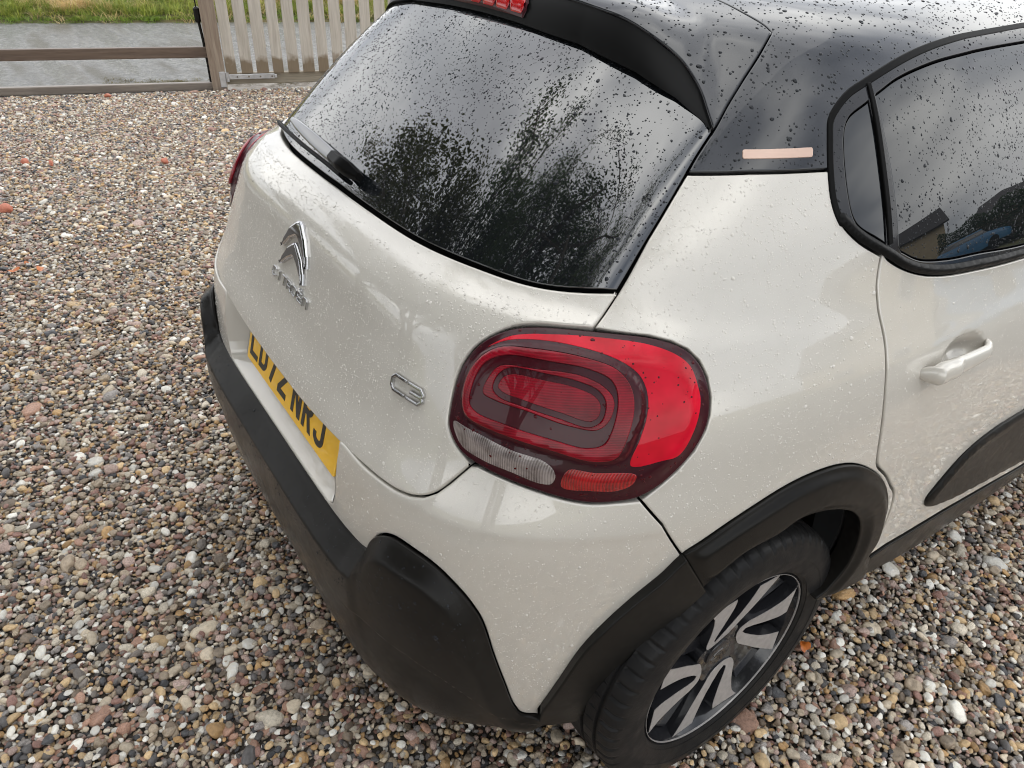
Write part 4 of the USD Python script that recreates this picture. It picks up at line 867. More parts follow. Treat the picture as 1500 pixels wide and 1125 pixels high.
# cladding along the bumper's lower edge: a shelf under the plate, blocks at the corners
CLAD_EDGE = smooth_curve([(.405, .455), (.437, .462), (.452, .49)] + C('block_top')[1:])
top_field = dist_field(Polygon([(-.2, .452)] + CLAD_EDGE + [(.95, .133), (.95, -.3), (-.2, -.3)]).buffer(0), pad=.01, sig=2.5)
bt_s, bt_h = np.array(C('block_top')).T
def soft_clip(x): return np.clip(.5 * (x + 1 - np.sqrt((x - 1) ** 2 + .035)), 0, 1)
def clad_top(s): return np.interp(np.abs(s), np.r_[0, .40, .44, bt_s[1:]], np.r_[.452, .455, .463, bt_h[1:]])
def clad_off(s, h):
    a = np.abs(s)
    blk = sstep(a, .428, .458)
    d = clad_top(s) - h                                            # how far below the upper edge
    shelf = .003 + .041 * np.clip(d / .046, 0, 1) - .010 * sstep(d, .08, .30) - .012 * sstep(d, .36, .44)
    face_ = .004 + (.036 - .013 * sstep(a, .50, .72)) * soft_clip((top_field(s, h) + .002) / .030) - .008 * sstep(d, .10, .30) - .010 * sstep(h, .10, .02)
    hc = np.interp(a, [0, .46, .56, .62, .66, .75, .80], [.296, .326, .312, .282, .246, .140, .125])   # a moulded step low on the strip
    step_ = -.007 * (1 - sstep(h, hc - .006, hc + .003))
    wing = sstep(a, .762, .79)                                     # where the strip runs up along the wheel arch
    return (shelf * (1 - blk) + face_ * blk) * (1 - wing) + .0165 * wing + step_
clad_edge = smooth_curve([(.44, .463), (.452, .49)] + C('block_top')[1:])
inner_arch = [(.862, .115), (.887, .189), (.921, .275), (.954, .34), (.99, .384), (1.023, .431), (1.056, .468)]
CLAD = Polygon([(0, .452), (.40, .455)] + clad_edge + [p for p in SC('arch_out') if .79 < p[0] < 1.003] + [(1.003, .556), (1.055, .469)] + smooth_curve(inner_arch)[::-1] + [(.815, .09), (.77, .06), (.70, .0), (0, 0)]).buffer(0)
CLAD = unary_union([CLAD.buffer(.0004), affinity.scale(CLAD, -1, 1, origin=(0, 0)).buffer(.0004)])
clad = obj(car, 'bumper_cladding', panel(CLAD, off=clad_off, gap=-.005, r=.004, depth=.035, g=.006), M['plastic'])
# wheel arch cladding and sills
in_rest = [(1.059, .470), (1.085, .492), (1.131, .526), (1.203, .545), (1.24, .562), (1.293, .56), (1.359, .537), (1.41, .505), (1.451, .457), (1.475, .393), (1.476, .316), (1.445, .262), (1.422, .247)]
out_rest = [p for p in SC('arch_out') if p[0] >= 1.003]
ACLAD = Polygon([(1.0065, .560)] + out_rest + [(1.575, .292), (1.605, .212), (1.436, .235)] + smooth_curve(in_rest)[::-1]).buffer(0)
a_field = dist_field(ACLAD, pad=.03, sig=5)
def arch_off(s, h): return .006 + .011 * sstep(a_field(s, h), .0, .024)
SILL = Polygon([(1.578, .291), (1.633, .296), (1.883, .272), (2.141, .235), (2.363, .200), (2.8, .165), (3.25, .14), (3.25, .03), (2.478, .085), (2.127, .123), (1.897, .138), (1.641, .205), (1.607, .212)]).buffer(0)
def sill_off(s, h): return .004 + 0 * s
for pg, sg in zip(both(ACLAD), both(SILL)):
    obj(car, 'arch_cladding', panel(pg, off=arch_off, gap=-.005, r=.004, depth=.04, g=.006), M['plastic'])
    obj(car, 'sill_cladding', panel(sg, off=sill_off, gap=.003, r=.003, depth=.03, g=.02), M['plastic'])
# doors' lower cladding and handles
AIR = Polygon(smooth_curve([(1.761, .352), (1.728, .371), (1.716, .399), (1.748, .442), (1.806, .489), (1.886, .512), (2.043, .517), (2.22, .508), (2.288, .498)]) + [(2.290, .262)] + [(2.053, .299), (1.86, .328)]).buffer(0)
air_field = dist_field(AIR, pad=.03, sig=4)
def air_off(s, h): return .003 + .010 * sstep(air_field(s, h), 0, .014) - .007 * sstep(air_field(s, h), .02, .06)
def handle_mesh(sgn):
    st = np.linspace(0, 1, 34)
    ss = 1.492 + (1.722 - 1.492) * st; hh = .783 + .008 * st
    lift = .027 * np.clip(np.sin(np.pi * np.clip(st * 1.02, 0, 1)) * 1.5, 0, 1) ** .8
    lift = np.where(st < .30, np.maximum(lift, .026 * sstep(st, 0, .06)), lift)
    wv = np.interp(st, [0, .04, .12, .3, .6, .85, .96, 1], [.006, .017, .0205, .019, .0165, .0135, .009, .003])
    tn = np.interp(st, [0, .04, .3, .36, .7, .9, 1], [.006, .014, .014, .008, .008, .008, .003])
    th = np.linspace(0, 2 * np.pi, 18, endpoint=False)
    cx = np.sign(np.cos(th)) * np.abs(np.cos(th)) ** .9; cy = np.sign(np.sin(th)) * np.abs(np.sin(th)) ** .9
    V = []
    for i in range(len(st)):
        hb = hh[i] + wv[i] * cx
        base = F(np.full(18, ss[i] * sgn), hb); n = N(np.full(18, ss[i] * sgn), hb)
        V.append(base + n * (lift[i] - .004 + tn[i] * cy)[:, None])
    V = np.array(V); m = len(st); idx = np.arange(m * 18).reshape(m, 18); nx = np.roll(idx, -1, 1)
    q = np.stack([idx[:-1], nx[:-1], nx[1:], idx[1:]], -1).reshape(-1, 4)
    f = np.vstack([q[:, [0, 1, 2]], q[:, [0, 2, 3]]])
    caps = np.vstack([np.stack([np.full(16, 0), np.arange(2, 18), np.arange(1, 17)], 1), (m - 1) * 18 + np.stack([np.full(16, 0), np.arange(1, 17), np.arange(2, 18)], 1)])
    t = trimesh.Trimesh(V.reshape(-1, 3), np.vstack([f, caps]), process=False)
    if t.volume < 0: t.invert()
    return t
for sgn, d in door_tops:
    air = AIR if sgn > 0 else affinity.scale(AIR, -1, 1, origin=(0, 0))
    obj(d, 'door_cladding', panel(air, off=air_off, gap=0, r=.004, depth=.008, g=.010), M['plastic'])
    obj(d, 'door_handle', handle_mesh(sgn), M['paint'], smooth=45)
    s0 = 1.562
    seam = np.array([(s0, h) for h in np.linspace(.766, .803, 12)])
# side glass
fs = [(1.995, 1.427), (2.3, 1.432), (2.75, 1.420), (3.05, 1.385), (3.33, 1.31), (3.55, 1.18), (3.72, 1.05), (3.7, .965)]
WOUT = Polygon(SC('win_out')[::-1] + smooth_curve(fs)[1:] + [(3.3, .942), (2.8, .938), (2.303, .942)]).buffer(0)
split = C('win_split')
gin_top = [(1.95, 1.388), (1.75, 1.381), (1.57, 1.367), (1.433, 1.341), (1.352, 1.315)]
QGLASS = Polygon([(1.334, 1.302), (1.328, 1.299)] + smooth_curve([(1.328, 1.299), (1.276, 1.274), (1.263, 1.256), (1.259, 1.227), (1.269, 1.151), (1.291, 1.101), (1.355, 1.068)]) + [(1.372, 1.06), (1.366, 1.115), (1.356, 1.181), (1.346, 1.248)]).buffer(0)
DGLASS = Polygon([(1.357, 1.312), (1.372, 1.25), (1.388, 1.183), (1.401, 1.11), (1.410, 1.052)] + smooth_curve([(1.416, 1.043), (1.47, 1.023), (1.554, 1.013), (1.675, 1.008), (1.846, .991), (2.06, .982), (2.27, .974)]) + smooth_curve([(2.26, 1.393), (1.95, 1.388), (1.75, 1.381), (1.57, 1.367), (1.433, 1.341), (1.360, 1.314)])).buffer(0)
FGLASS = Polygon([(2.36, .974), (2.8, .972), (3.25, .975), (3.55, .985), (3.6, 1.03), (3.45, 1.17), (3.25, 1.29), (3.0, 1.36), (2.75, 1.386), (2.36, 1.393)]).buffer(0)
FRAME = WOUT.difference(unary_union([QGLASS, DGLASS, FGLASS]))
SPLITP = LineString(split).buffer(.006, cap_style='flat')
SEALP = LineString([p for p in SC('win_out') if p[1] > 1.10] [::-1] + [(2.3, 1.432), (2.75, 1.42)]).buffer(.0075)
SILLTRIM = LineString(smooth_curve([(1.255, 1.108), (1.30, 1.079), (1.36, 1.052), (1.385, 1.041), (1.43, 1.02), (1.487, 1.004), (1.556, .994), (1.677, .986), (1.846, .973), (2.06, .962), (2.29, .954)])).buffer(.0105)
sill_field = dist_field(SILLTRIM, pad=.02)
for k, sgn in enumerate((1, -1)):
    mir = (lambda p: p) if sgn > 0 else (lambda p: affinity.scale(p, -1, 1, origin=(0, 0)))
    wf = obj(car, 'window_frame', panel(mir(FRAME), off=.0008, gap=.004, r=.002, depth=.012, g=.02), M['frit'])
    obj(wf, 'roof_seal', panel(mir(SEALP), off=.002, gap=0, r=.003, depth=.004, g=.01), M['rubber_seal'])
    obj(wf, 'sill_trim', panel(mir(SILLTRIM), off=lambda s, h: .002 + .007 * sstep(sill_field(s, h), 0, .010), gap=0, r=.002, depth=.006, g=.006), M['plastic_dark'])
    obj(wf, 'division_strip', panel(mir(SPLITP), off=.004, gap=0, r=.002, depth=.006, g=.01), M['rubber_seal'])
    obj(car, 'quarter_window', panel(mir(QGLASS), off=-.001, gap=.003, r=.001, depth=.008, g=.012), M['side_glass'])
    obj(car, 'rear_side_window', panel(mir(DGLASS), off=-.002, gap=.003, r=.001, depth=.008, g=.016), M['side_glass'])
    obj(car, 'front_side_window', panel(mir(FGLASS), off=-.002, gap=.003, r=.001, depth=.008, g=.03), M['side_glass'])
# tail lamps
lf = dist_field(LIGHT, pad=.03)
BLOCK = Polygon(smooth_curve(C('L_block'), closed=True)).buffer(0)
bf = dist_field(BLOCK, pad=.03, sig=1.5)
def light_off(s, h): return .002 + .014 * sstep(lf(s, h), 0, .045) + .007 * sstep(bf(s, h), 0, .010)
def closed(name): return Polygon(smooth_curve(C(name), closed=True, step=.004)).buffer(0)
R1, R2, K1, K2 = closed('L_ring_out'), closed('L_ring_in'), closed('L_core_out'), closed('L_core_in')
RED = Polygon(smooth_curve(C('L_red'), closed=True, step=.004)).buffer(0).difference(BLOCK.buffer(.0015)).intersection(LIGHT.buffer(-.004))
REV, REF = closed('L_rev').intersection(LIGHT.buffer(-.003)), closed('L_ref')
BORDER = LIGHT.difference(BLOCK).difference(RED).difference(REV).difference(REF)
for k, sgn in enumerate((1, -1)):
    mir = (lambda p: p) if sgn > 0 else (lambda p: affinity.scale(p, -1, 1, origin=(0, 0)))
    up = lambda d: (lambda s, h: light_off(s, h) + d)
    lamp = obj(car, 'tail_light', panel(mir(LIGHT), off=light_off, gap=.003, r=.003, depth=.014, g=.006, step=.005), M['lens_dark'], label='red tail lamp with glossy dark maroon border')
    kw = dict(gap=.0, r=.0005, depth=.0006, g=.006, step=.004)
    kr = dict(gap=.0, r=.0016, depth=.003, g=.005, step=.003)
    obj(lamp, 'red_panel', panel(mir(RED), off=up(.0006), **kw), M['lens_red'])
    obj(lamp, 'brake_block', panel(mir(BLOCK.difference(R1)), off=up(.0006), **kw), M['lens_deep'])
    obj(lamp, 'light_ring', panel(mir(R1.difference(R2)), off=up(.0032), **kr), M['lens_mid'])
    obj(lamp, 'dark_ring', panel(mir(R2.difference(K1)), off=up(.0006), **kw), M['lens_deep'])
    obj(lamp, 'inner_ring', panel(mir(K1.difference(K2)), off=up(.0030), **kr), M['lens_mid'])
    core_rim = K2.difference(K2.buffer(-.008))
    obj(lamp, 'core_rim', panel(mir(core_rim), off=up(.0005), **kw), M['lens_deep'])
    obj(lamp, 'core', panel(mir(K2.buffer(-.008)), off=up(.0009), **kw), M['lens_mid'])
    obj(lamp, 'reversing_lens', panel(mir(REV), off=up(.0008), **kw), M['lens_clear'])
    obj(lamp, 'reflector', panel(mir(REF), off=up(.0008), **kw), M['lens_orange'])
# high brake lamp in the spoiler's face
def face_pt(s, t):
    a, o = [np.array(v) for v in zip(*[(np.interp(s, face_s, r[0]), np.interp(s, face_s, r[1])) for r in face_rows[1:5]])]
    return np.interp(t, np.linspace(0, 1, 4), a), np.interp(t, np.linspace(0, 1, 4), o)
def face_sheet(s0, s1, t0, t1, d, n=40):
    ss, ts = np.linspace(s0, s1, n), np.linspace(t0, t1, 5)
    rr = (t1 - t0) / 2
    V = []
    for t in ts:
        for s in ss:
            ends = min(1.0, (s - s0) / .012 + .25, (s1 - s) / .012 + .25)
            a, o = face_pt(s, (t0 + t1) / 2 + (t - (t0 + t1) / 2) * ends)
            V.append(Q(s, a, o + d * (.55 + .45 * math.cos((t - (t0 + t1) / 2) / rr * 1.4)))) 
    V = np.array(V); idx = np.arange(5 * n).reshape(5, n)
    q = np.stack([idx[:-1, :-1], idx[1:, :-1], idx[1:, 1:], idx[:-1, 1:]], -1).reshape(-1, 4)
    return trimesh.Trimesh(V, np.vstack([q[:, [0, 1, 2]], q[:, [0, 2, 3]]]), process=False)
bl_ = obj(spoiler, 'brake_light', face_sheet(-.262, .262, .10, .92, .004), M['lens_deep'], label='red high brake lamp in the spoiler', smooth=60)
for k in range(6):
    a = -.246 + k * .083
    obj(bl_, 'brake_light_cell', face_sheet(a, a + .077, .2, .8, .0065, 14), M['lens_cell'], smooth=60)
# badges
def sym(pts): return pts
CH_UP = [(-.070, .821), (-.062, .838), (-.040, .860), (-.012, .876), (.0, .879), (.012, .876), (.040, .860), (.062, .838), (.070, .821), (.060, .825), (.035, .842), (.008, .853), (0, .854), (-.008, .853), (-.035, .842), (-.060, .825)]
CH_LO = [(-.064, .790), (-.056, .807), (-.036, .828), (-.010, .841), (0, .844), (.010, .841), (.036, .828), (.056, .807), (.064, .790), (.054, .794), (.030, .809), (.007, .819), (0, .820), (-.007, .819), (-.030, .809), (-.054, .794)]
for pts in (CH_UP, CH_LO):
    obj(gate, 'chevron_emblem', panel(Polygon(pts).buffer(.002), off=.0095, gap=0, r=.0065, depth=.005, g=.004, step=.0025), M['chrome'])
def word(letters, s0, pitch, h0, hh, w, t):
    for i, ch in enumerate(letters):
        a = s0 + i * pitch
        A = lambda u, v: (a + u * w, h0 + v * hh)
        P = {'c': [[A(1, .85), A(.8, 1), A(.2, 1), A(0, .8), A(0, .2), A(.2, 0), A(.8, 0), A(1, .15)]], 'i': [[A(.5, 0), A(.5, 1)]], 't': [[A(0, 1), A(1, 1)], [A(.5, 1), A(.5, 0)]],
             'r': [[A(0, 0), A(0, 1), A(.8, 1), A(1, .85), A(1, .6), A(.8, .45), A(0, .45)], [A(.55, .45), A(1, 0)]], 'o': [[A(.2, 0), A(0, .2), A(0, .8), A(.2, 1), A(.8, 1), A(1, .8), A(1, .2), A(.8, 0), A(.2, 0)]],
             'e': [[A(1, 1), A(.15, 1), A(0, .85), A(0, .15), A(.15, 0), A(1, 0)], [A(0, .5), A(.9, .5)], [A(.22, 1.33), A(.30, 1.33)], [A(.70, 1.33), A(.78, 1.33)]], 'n': [[A(0, 0), A(0, .8), A(.2, 1), A(.8, 1), A(1, .8), A(1, 0)]]}[ch]
        yield unary_union([LineString(p).buffer(t / 2, cap_style='square' if len(p) == 2 else 'round') for p in P])
for pg in word('citroen', -.100, .0292, .756, .0170, .0200, .0031):
    obj(gate, 'badge_letter', panel(pg, off=.0048, gap=0, r=.0013, depth=.006, g=.003, step=.002), M['chrome'])
t = .0056
x0, x1, y0, y1 = .444, .520, .766, .789
cC = LineString([(x0 + .036, y1), (x0 + .007, y1), (x0, y1 - .006), (x0, y0 + .006), (x0 + .007, y0), (x0 + .036, y0)]).buffer(t / 2, cap_style='flat')
c3 = unary_union([LineString([(x0 + .040, y1), (x1 - .007, y1), (x1, y1 - .006), (x1, y0 + .0145), (x1 - .003, y0 + .0115), (x1, y0 + .0085), (x1, y0 + .006), (x1 - .007, y0), (x0 + .040, y0)]).buffer(t / 2, cap_style='flat'),
                  LineString([(x0 + .047, y0 + .0115), (x1 - .004, y0 + .0115)]).buffer(t / 2, cap_style='flat')])
for pg in (cC, c3):
    obj(gate, 'model_badge', panel(pg, off=.0065, gap=0, r=.002, depth=.007, g=.003, step=.002), M['chrome'])
# rear wiper
def on_skin(s, h, o): return Q(np.array([s]), np.array([h]), o)[0]
arm_pts = [(.085, .981, .020), (.066, .980, .034), (.040, .979, .040), (.019, .979, .038), (-.05, .983, .030), (-.114, .986, .025), (-.2, .991, .022), (-.275, .995, .020), (-.36, .999, .017), (-.44, 1.001, .012)]
def wiper_bar(pts, wid, thick):
    V = []
    for (s, h, o), w_, t_ in zip(pts, wid, thick):
        p, n = on_skin(s, h, o), N(np.array([s]), np.array([h]))[0]
        u = np.cross(n, [1, 0, 0]); u /= np.linalg.norm(u)
        V.append([p + u * a * w_ + n * b * t_ for a, b in ((-1, -1), (1, -1), (1, .4), (.6, 1), (-.6, 1), (-1, .4))])
    V = np.array(V); m, k = V.shape[:2]; idx = np.arange(m * k).reshape(m, k); nx = np.roll(idx, -1, 1)
    q = np.stack([idx[:-1], idx[1:], nx[1:], nx[:-1]], -1).reshape(-1, 4)
    caps = np.array([[0, i, i + 1] for i in range(1, k - 1)] + [[(m - 1) * k, (m - 1) * k + i + 1, (m - 1) * k + i] for i in range(1, k - 1)])
    t_ = trimesh.Trimesh(V.reshape(-1, 3), np.vstack([q[:, [0, 1, 2]], q[:, [0, 2, 3]], caps]), process=False)
    if t_.volume < 0: t_.invert()
    return t_
wip = obj(car, 'rear_wiper', wiper_bar(arm_pts[3:], [.012, .012, .013, .013, .012, .010, .006], [.006] * 7), M['wiper'], smooth=35)
obj(wip, 'wiper_pivot', wiper_bar(arm_pts[:5], [.006, .012, .0135, .013, .011], [.008, .013, .014, .012, .009]), M['rubber_seal'], smooth=35)
obj(wip, 'wiper_blade', wiper_bar([(.0, .967, .010), (-.12, .971, .009), (-.3, .975, .009), (-.5, .975, .009), (-.54, .975, .009)], [.004] * 5, [.008] * 5), M['rubber_seal'], smooth=35)
# front half: plain panels that continue the car
FD = Polygon([(2.307, .213), (2.307, .938), (2.8, .934), (3.3, .938), (3.36, .8), (3.36, .5), (3.27, .3), (3.25, .143), (2.8, .168)]).buffer(0)
kd_s, kd_h = np.meshgrid(np.linspace(3.0, 4.5, 260), np.linspace(.0, .9, 220))
kd_p = F(kd_s, kd_h); kd = cKDTree(kd_p.reshape(-1, 3)[:, 1:])
def wheel_ring(yc, zc, rad):
    a = np.linspace(-.15, np.pi + .15, 60)
    i = kd.query(np.stack([yc + rad * np.cos(a), zc + rad * np.sin(a)], 1))[1]
    return [(kd_s.ravel()[k], kd_h.ravel()[k]) for k in i]
FW_Y = 3.18
fo, fi = wheel_ring(FW_Y, .33, .43), wheel_ring(FW_Y, .33, .365)
FARCH = Polygon(fo + [(fo[-1][0], -.05), (fo[0][0], -.05)]).buffer(0)
FEND = Polygon([(3.364, .5), (3.364, .93), (3.72, .955), (4.05, .83), (4.2, .72), (4.2, .40), (4.05, .15), (3.28, .14), (3.3, .3)]).buffer(0).difference(FARCH)
FCLAD = Polygon(fo + fi[::-1]).buffer(0)
BON = Polygon([(SMAX + .0, .80), (4.5, .80), (4.205, .735), (4.055, .835), (3.725, .96), (4.2, .985), (SMAX, .99)]).buffer(0)
FBUMP = Polygon([(SMAX, 0), (4.05, 0), (4.05, .15), (4.205, .40), (4.205, .715), (4.5, .79), (SMAX, .79)]).buffer(0)
WSCR = Polygon([(SMAX, .998), (4.2, .993), (3.76, .975), (3.74, 1.05), (3.56, 1.19), (3.36, 1.32), (3.75, 1.37), (4.2, 1.38), (SMAX, 1.385)]).buffer(0)
HEAD = Polygon([(4.22, .60), (4.24, .70), (4.45, .74), (4.62, .70), (4.5, .60)]).buffer(-.02).buffer(.02)
for nm, pg, mt, o in (('front_door', FD, 'paint', 0), ('front_wing', FEND, 'paint', 0), ('front_arch_cladding', FCLAD, 'plastic', .01), ('headlight', HEAD, 'headlamp', .006)):
    for q_ in both(pg): obj(car, nm, panel(q_, off=o, gap=.004, g=.03, step=.015), M[mt])
for nm, pg, mt in (('bonnet', BON, 'paint'), ('front_bumper', FBUMP, 'paint'), ('windscreen', WSCR, 'glass')):
    p_ = panel(pg, gap=.004, g=.04, step=.02); obj(car, nm, joined([p_, mirror(p_)]), M[mt])
# what shows in the gaps: dark shell, floor, wheel housings
def shell():
    keep = Polygon([(0, .06), (0, HMAX - .001), (SMAX, HMAX - .001), (SMAX, .06), (4.1, .06), (2.6, .13), (1.9, .20), (1.65, .25), (1.43, .26), (.86, .08)]).buffer(0)
    keep = keep.difference(Polygon(SC('arch_in') + [(1.40, -.02), (.87, -.02)]).buffer(.012)).difference(Polygon(fi + [(fi[-1][0], -.05), (fi[0][0], -.05)]).buffer(.01)).difference(Polygon([(-.1, .40), (.345, .40), (.345, .66), (-.1, .66)]))
    p_ = panel(keep, off=-.044, gap=0, r=.001, depth=.002, g=.03, step=.02)
    return joined([p_, mirror(p_)])
obj(car, 'inner_shell', shell(), M['dark'])
obj(car, 'underbody', bx((1.46, 3.3, .03), (0, 2.05, .235)), M['dark'], smooth=False)
def liner(yc, sg):
    a = np.linspace(-.35, np.pi - .12, 30)
    V = np.array([[sg * x_, yc + r_ * math.cos(t_), .32 + r_ * math.sin(t_)] for x_, r_ in ((.71, .395), (.56, .395), (.56, .05)) for t_ in a])
    idx = np.arange(90).reshape(3, 30); q = np.stack([idx[:-1, :-1], idx[:-1, 1:], idx[1:, 1:], idx[1:, :-1]], -1).reshape(-1, 4)
    return trimesh.Trimesh(V, np.vstack([q[:, [0, 1, 2]], q[:, [0, 2, 3]]]), process=False)
for yc in (.665, FW_Y):
    for sg in (1, -1): obj(car, 'wheel_housing', liner(yc, sg), M['dark'], smooth=False)

# ------------------------------------------------------------------ wheels
def tyre_mesh():
    half = [(.084, .2125), (.090, .217), (.0925, .221), (.0945, .221), (.0985, .2275), (.0995, .229), (.1005, .2285), (.1045, .243), (.1062, .258), (.1068, .2605), (.1075, .2605), (.1078, .264), (.1066, .276), (.1040, .288), (.1028, .2905), (.1030, .2925), (.1005, .299), (.0975, .3045), (.0925, .309), (.086, .3122), (.079, .3140), (.072, .3150), (.066, .3156)]
    mid = [(.0655, .3156), (.064, .3095), (.057, .3095), (.0555, .3160), (.040, .3164), (.030, .3166), (.0285, .3100), (.0215, .3100), (.020, .3166), (.01, .3168), (0, .3168)]
    prof = half + mid; prof = prof + [(-x, r) for x, r in prof[::-1][1:]]
    n = 600
    V, f = revolve_x(prof, n)
    r = np.array(prof)[:, 1]; x = abs(np.array(prof)[:, 0]); i = np.arange(n)
    phase = (i % 10)
    cut = np.isin(phase, (0, 1)).astype(float)
    sh = (np.clip((r - .296) / .008, 0, 1) * (x > .068))[:, None] * cut[None] * .0036
    sipe = ((x > .03) & (x < .054) & (r > .313))[:, None] * np.isin((i + 3) % 10, (0,)).astype(float)[None] * .003
    R = np.hypot(V[..., 1], V[..., 2]); k = (R - sh - sipe) / R
    V[..., 1] *= k; V[..., 2] *= k
    V[..., 0] -= np.sign(V[..., 0]) * sh * .45
    return trimesh.Trimesh(V.reshape(-1, 3), f, process=False)
def wheel_poly(pol): return Polygon([(r * math.cos(math.radians(a)), r * math.sin(math.radians(a))) for r, a in pol])
PAIR = smooth_curve([(.048, 22), (.056, 40), (.070, 47), (.085, 44), (.12, 32), (.15, 27), (.18, 25), (.2135, 27)], step=1.2) + smooth_curve([(.2135, -29), (.19, -28), (.165, -27), (.13, -25), (.095, -20), (.065, -12), (.052, 2), (.048, 22)], step=1.2)
SLOT = smooth_curve([(.203, 7), (.175, 6), (.15, 8), (.12, 13), (.09, 23), (.075, 30)], step=1.2) + smooth_curve([(.066, 27), (.075, 12), (.10, -2), (.13, -9), (.165, -12), (.203, -13)], step=1.2)
def dish_x(r): return .080 - .022 * (1 - np.clip(r / .21, 0, 1)) ** 1.3
def wheel_plate(pg, top, depth, size=.02):
    m = trimesh.creation.extrude_polygon(pg, depth, engine='earcut')
    v, f = trimesh.remesh.subdivide_to_size(m.vertices, m.faces, size)
    v = np.asarray(v); x = dish_x(np.hypot(v[:, 0], v[:, 1])) + top - depth + v[:, 2]
    t = trimesh.Trimesh(np.stack([x, v[:, 0], v[:, 1]], 1), f, process=True)
    if t.volume < 0: t.invert()
    return t
wheel = sub(car, 'wheel', loc=(.7385, .6405, .3135), rot=(0, 0, 0))
obj(wheel, 'tyre', tyre_mesh(), M['tyre'], smooth=35)
V, f = revolve_x([(.0932, .2162), (.0940, .2160), (.0942, .2155), (.0938, .2150), (.091, .2146)], 180)
obj(wheel, 'rim_lip', trimesh.Trimesh(V.reshape(-1, 3), f, process=False), M['rim_silver'], smooth=40)
V, f = revolve_x([(.0935, .2195), (.086, .217), (.09, .2138), (.0912, .2134), (.080, .2105), (.06, .203), (.02, .195), (-.06, .19), (-.088, .212)], 120)
obj(wheel, 'rim_barrel', trimesh.Trimesh(V.reshape(-1, 3), f, process=False), M['rim_black'], smooth=40)
pair = wheel_poly(PAIR).buffer(0); slot = wheel_poly(SLOT).buffer(0)
for k in range(4):
    pp = affinity.rotate(pair.difference(slot), 90 * k - 1, origin=(0, 0))
    obj(wheel, 'spoke_pair', wheel_plate(pp, .008, .026), M['rim_black'], smooth=30)
    face_p = affinity.rotate(pair.buffer(-.0008).difference(slot.buffer(.0005)), 90 * k - 1, origin=(0, 0))
    obj(wheel, 'machined_face', wheel_plate(face_p, .0088, .0007), M['rim_silver'], smooth=30)
    web = affinity.rotate(wheel_poly([(.04, 60), (.04, 10), (.12, 40), (.20, 33), (.2, 56), (.12, 62)]), 90 * k - 1, origin=(0, 0))
    obj(wheel, 'dark_web', wheel_plate(web.buffer(.004).buffer(-.004), -.010, .016), M['rim_black'], smooth=30)
hub = affinity.rotate(box(-.058, -.058, .058, .058).buffer(-.02).buffer(.02), 22, origin=(0, 0))
obj(wheel, 'hub', wheel_plate(hub, .006, .03), M['rim_black'], smooth=30)
V, f = revolve_x([(.0, .033), (.0715, .033), (.0735, .031), (.0745, .026), (.0750, .015), (.0752, .0005)], 60)
obj(wheel, 'hub_cap', trimesh.Trimesh(V.reshape(-1, 3), f, process=False), M['rim_black'], smooth=40)
for dz in (.006, -.007):
    g = unary_union([LineString([(-.019, -.009 + dz), (-.010, .001 + dz), (0, .007 + dz), (.010, .001 + dz), (.019, -.009 + dz)]).buffer(.0028, cap_style='flat')])
    g = affinity.rotate(g, -25, origin=(0, 0))
    m = trimesh.creation.extrude_polygon(g, .002, engine='earcut'); v = np.asarray(m.vertices)
    t = trimesh.Trimesh(np.stack([.0745 + v[:, 2], v[:, 0], v[:, 1]], 1), m.faces, process=False)
    if t.volume < 0: t.invert()
    obj(wheel, 'cap_emblem', t, M['dark_chrome'], smooth=False)
V, f = revolve_x([(-.02, .15), (.01, .15), (.01, .07), (-.02, .07)], 60)
obj(wheel, 'brake_drum', trimesh.Trimesh(V.reshape(-1, 3), f, process=False), M['dark'], smooth=False)
for x_, y_, rz in ((-.7385, .6405, 180.0), (.7425, FW_Y, 0.0), (-.7425, FW_Y, 180.0)):
    p_ = numbered(car, 'wheel')
    w2 = UsdGeom.Xform.Define(stage, p_)
    w2.GetPrim().GetReferences().AddInternalReference(wheel)
    w2.ClearXformOpOrder()
    w2.AddTranslateOp(opSuffix='place').Set(Gf.Vec3d(x_, y_, .3135)); w2.AddRotateZOp(opSuffix='place').Set(rz)
    w2.GetPrim().SetInstanceable(True)

# ------------------------------------------------------------------ rain drops on the car
def dome(seed, n=11, squash=.42):
    r_ = np.random.default_rng(seed)
    a = np.linspace(0, 2 * np.pi, n, endpoint=False)
    wob = 1 + .12 * np.sin(2 * a + r_.uniform(0, 6)) + .08 * np.sin(3 * a + r_.uniform(0, 6))
    V = []
    for k, (rr, zz) in enumerate(((1.0, 0.0), (.97, .30), (.80, .66), (.46, .92))):
        V += [(rr * wob[i] * math.cos(a[i]), rr * wob[i] * math.sin(a[i]), zz * squash) for i in range(n)]
    V.append((0, 0, squash)); V = np.array(V)
    idx = np.arange(4 * n).reshape(4, n); nx = np.roll(idx, -1, 1)
    q = np.stack([idx[:-1], nx[:-1], nx[1:], idx[1:]], -1).reshape(-1, 4)
    return trimesh.Trimesh(V, np.vstack([q[:, [0, 1, 2]], q[:, [0, 2, 3]], np.stack([idx[3], nx[3], np.full(n, 4 * n)], 1)]), process=False)
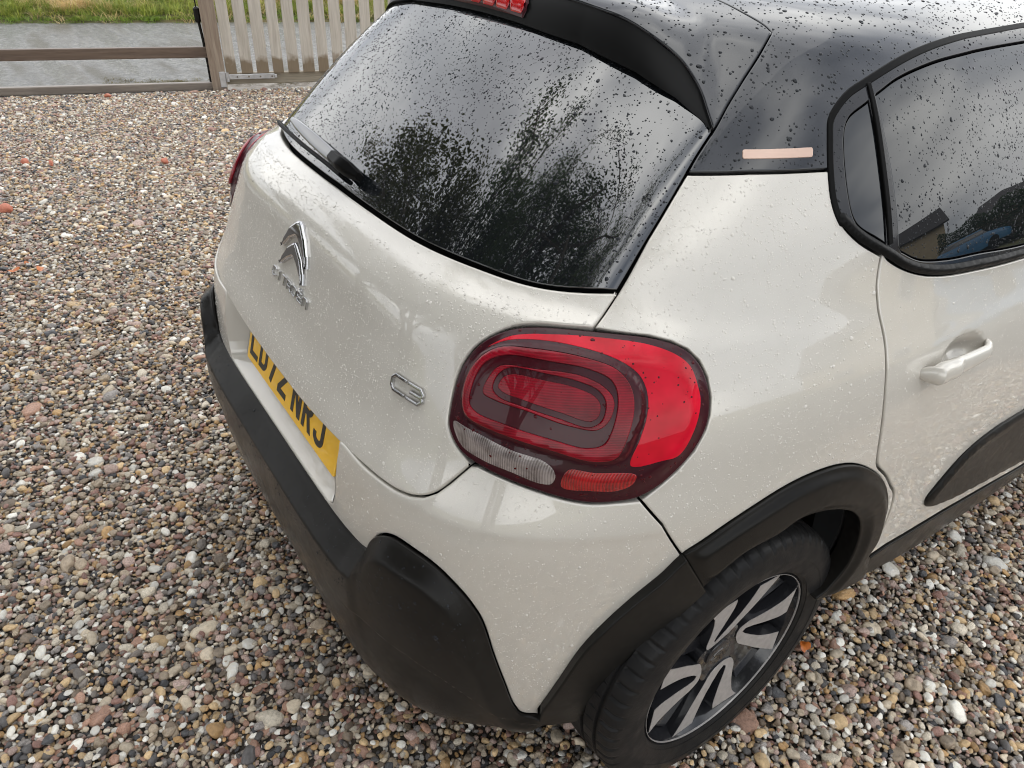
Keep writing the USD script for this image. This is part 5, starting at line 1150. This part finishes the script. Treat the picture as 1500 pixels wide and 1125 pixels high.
def sprinkle(poly, off, per_m2, med=.0011, sig=.42, stretch=0.0, top=.0045):
    poly = poly.buffer(-.006)
    if poly.is_empty: return None
    x0, y0, x1, y1 = poly.bounds
    n = int(per_m2 * 1.15 * (x1 - x0) * (y1 - y0))
    s, h = rng.uniform(x0, x1, n), rng.uniform(y0, y1, n)
    ok = shapely.contains_xy(poly, s, h); s, h = s[ok], h[ok]
    e = .004
    jac = np.linalg.norm(np.cross((F(s + e, h) - F(s - e, h)) / (2 * e), (F(s, h + e) - F(s, h - e)) / (2 * e)), axis=1)
    ok = rng.random(len(s)) < jac / 1.15
    clump = meshkit.noise(np.stack([s * 18, h * 18, 0 * s], 1), 5)
    ok &= rng.random(len(s)) < .35 + .9 * clump
    s, h = s[ok], h[ok]
    P, n_ = Q(s, h, off), QN(s, h, off)
    r = np.minimum(med * np.exp(sig * rng.standard_normal(len(s))), top)
    ok = n_[:, 2] > -.25
    P, n_, r = P[ok], n_[ok], r[ok]
    sc = np.stack([r * (1 + stretch * rng.random(len(r)) * np.clip(r / .0015, 0, 1.5)), r, r * rng.uniform(.75, 1.1, len(r))], 1)
    spin = rng.normal(0, .5, len(r)) if stretch else rng.uniform(0, 6.28, len(r))
    return P, quats(n_, spin), sc
def drop_group(name, material, items):
    items = [i for i in items if i is not None]
    P, q, sc = (np.vstack([i[k] for i in items]) for k in range(3))
    instancer(car, name, [(dome(40 + k, squash=.32 if material is M['drop_paint'] else .42), material, True) for k in range(4)], P - 0, q, sc, rng.integers(0, 4, len(P)))
pm = lambda pg: both(pg)
near = box(-.95, 0, 2.31, 2.0)
drop_group('drops_on_paint', M['drop_paint'],
           [sprinkle(p, o, d, med=m_) for pg, o, d, m_ in ((TAILGATE, shoulder, 34000, .00088), (BUMPER, bumper_off, 22000, .0008)) for p in [pg]] +
           [sprinkle(p, 0, 24000, med=.00090, sig=.40) for p in pm(QUARTER)] + [sprinkle(p, dish, 20000, med=.0008) for p in pm(DOOR)])
drop_group('drops_on_black', M['drop_dark'],
           [sprinkle(WINDOW, win_off, 21000, med=.00098, sig=.36, stretch=.35, top=.0032), sprinkle(SPOILER.difference(box(-2, 0, 2, 1.24)), spoiler_off, 10000, med=.0013, top=.005)] +
           [sprinkle(p.intersection(box(-2.6, 1.1, 2.6, 1.72)), 0, 10000, med=.0012, top=.0048) for p in pm(ROOF)] +
           [sprinkle(p, -.002, 16000, med=.0010, sig=.36, stretch=.6) for q_ in (QGLASS, DGLASS) for p in pm(q_)] + [sprinkle(p, .0008, 8000, med=.0011) for p in pm(FRAME.intersection(box(1.2, .9, 2.3, 1.5)))] +
           [sprinkle(CLAD.intersection(box(-.8, .36, .8, .6)), clad_off, 9000, med=.0011)])
drop_group('drops_on_lamps', M['drop_red'], [sprinkle(p, light_off, 12000, med=.0011) for p in pm(LIGHT)])
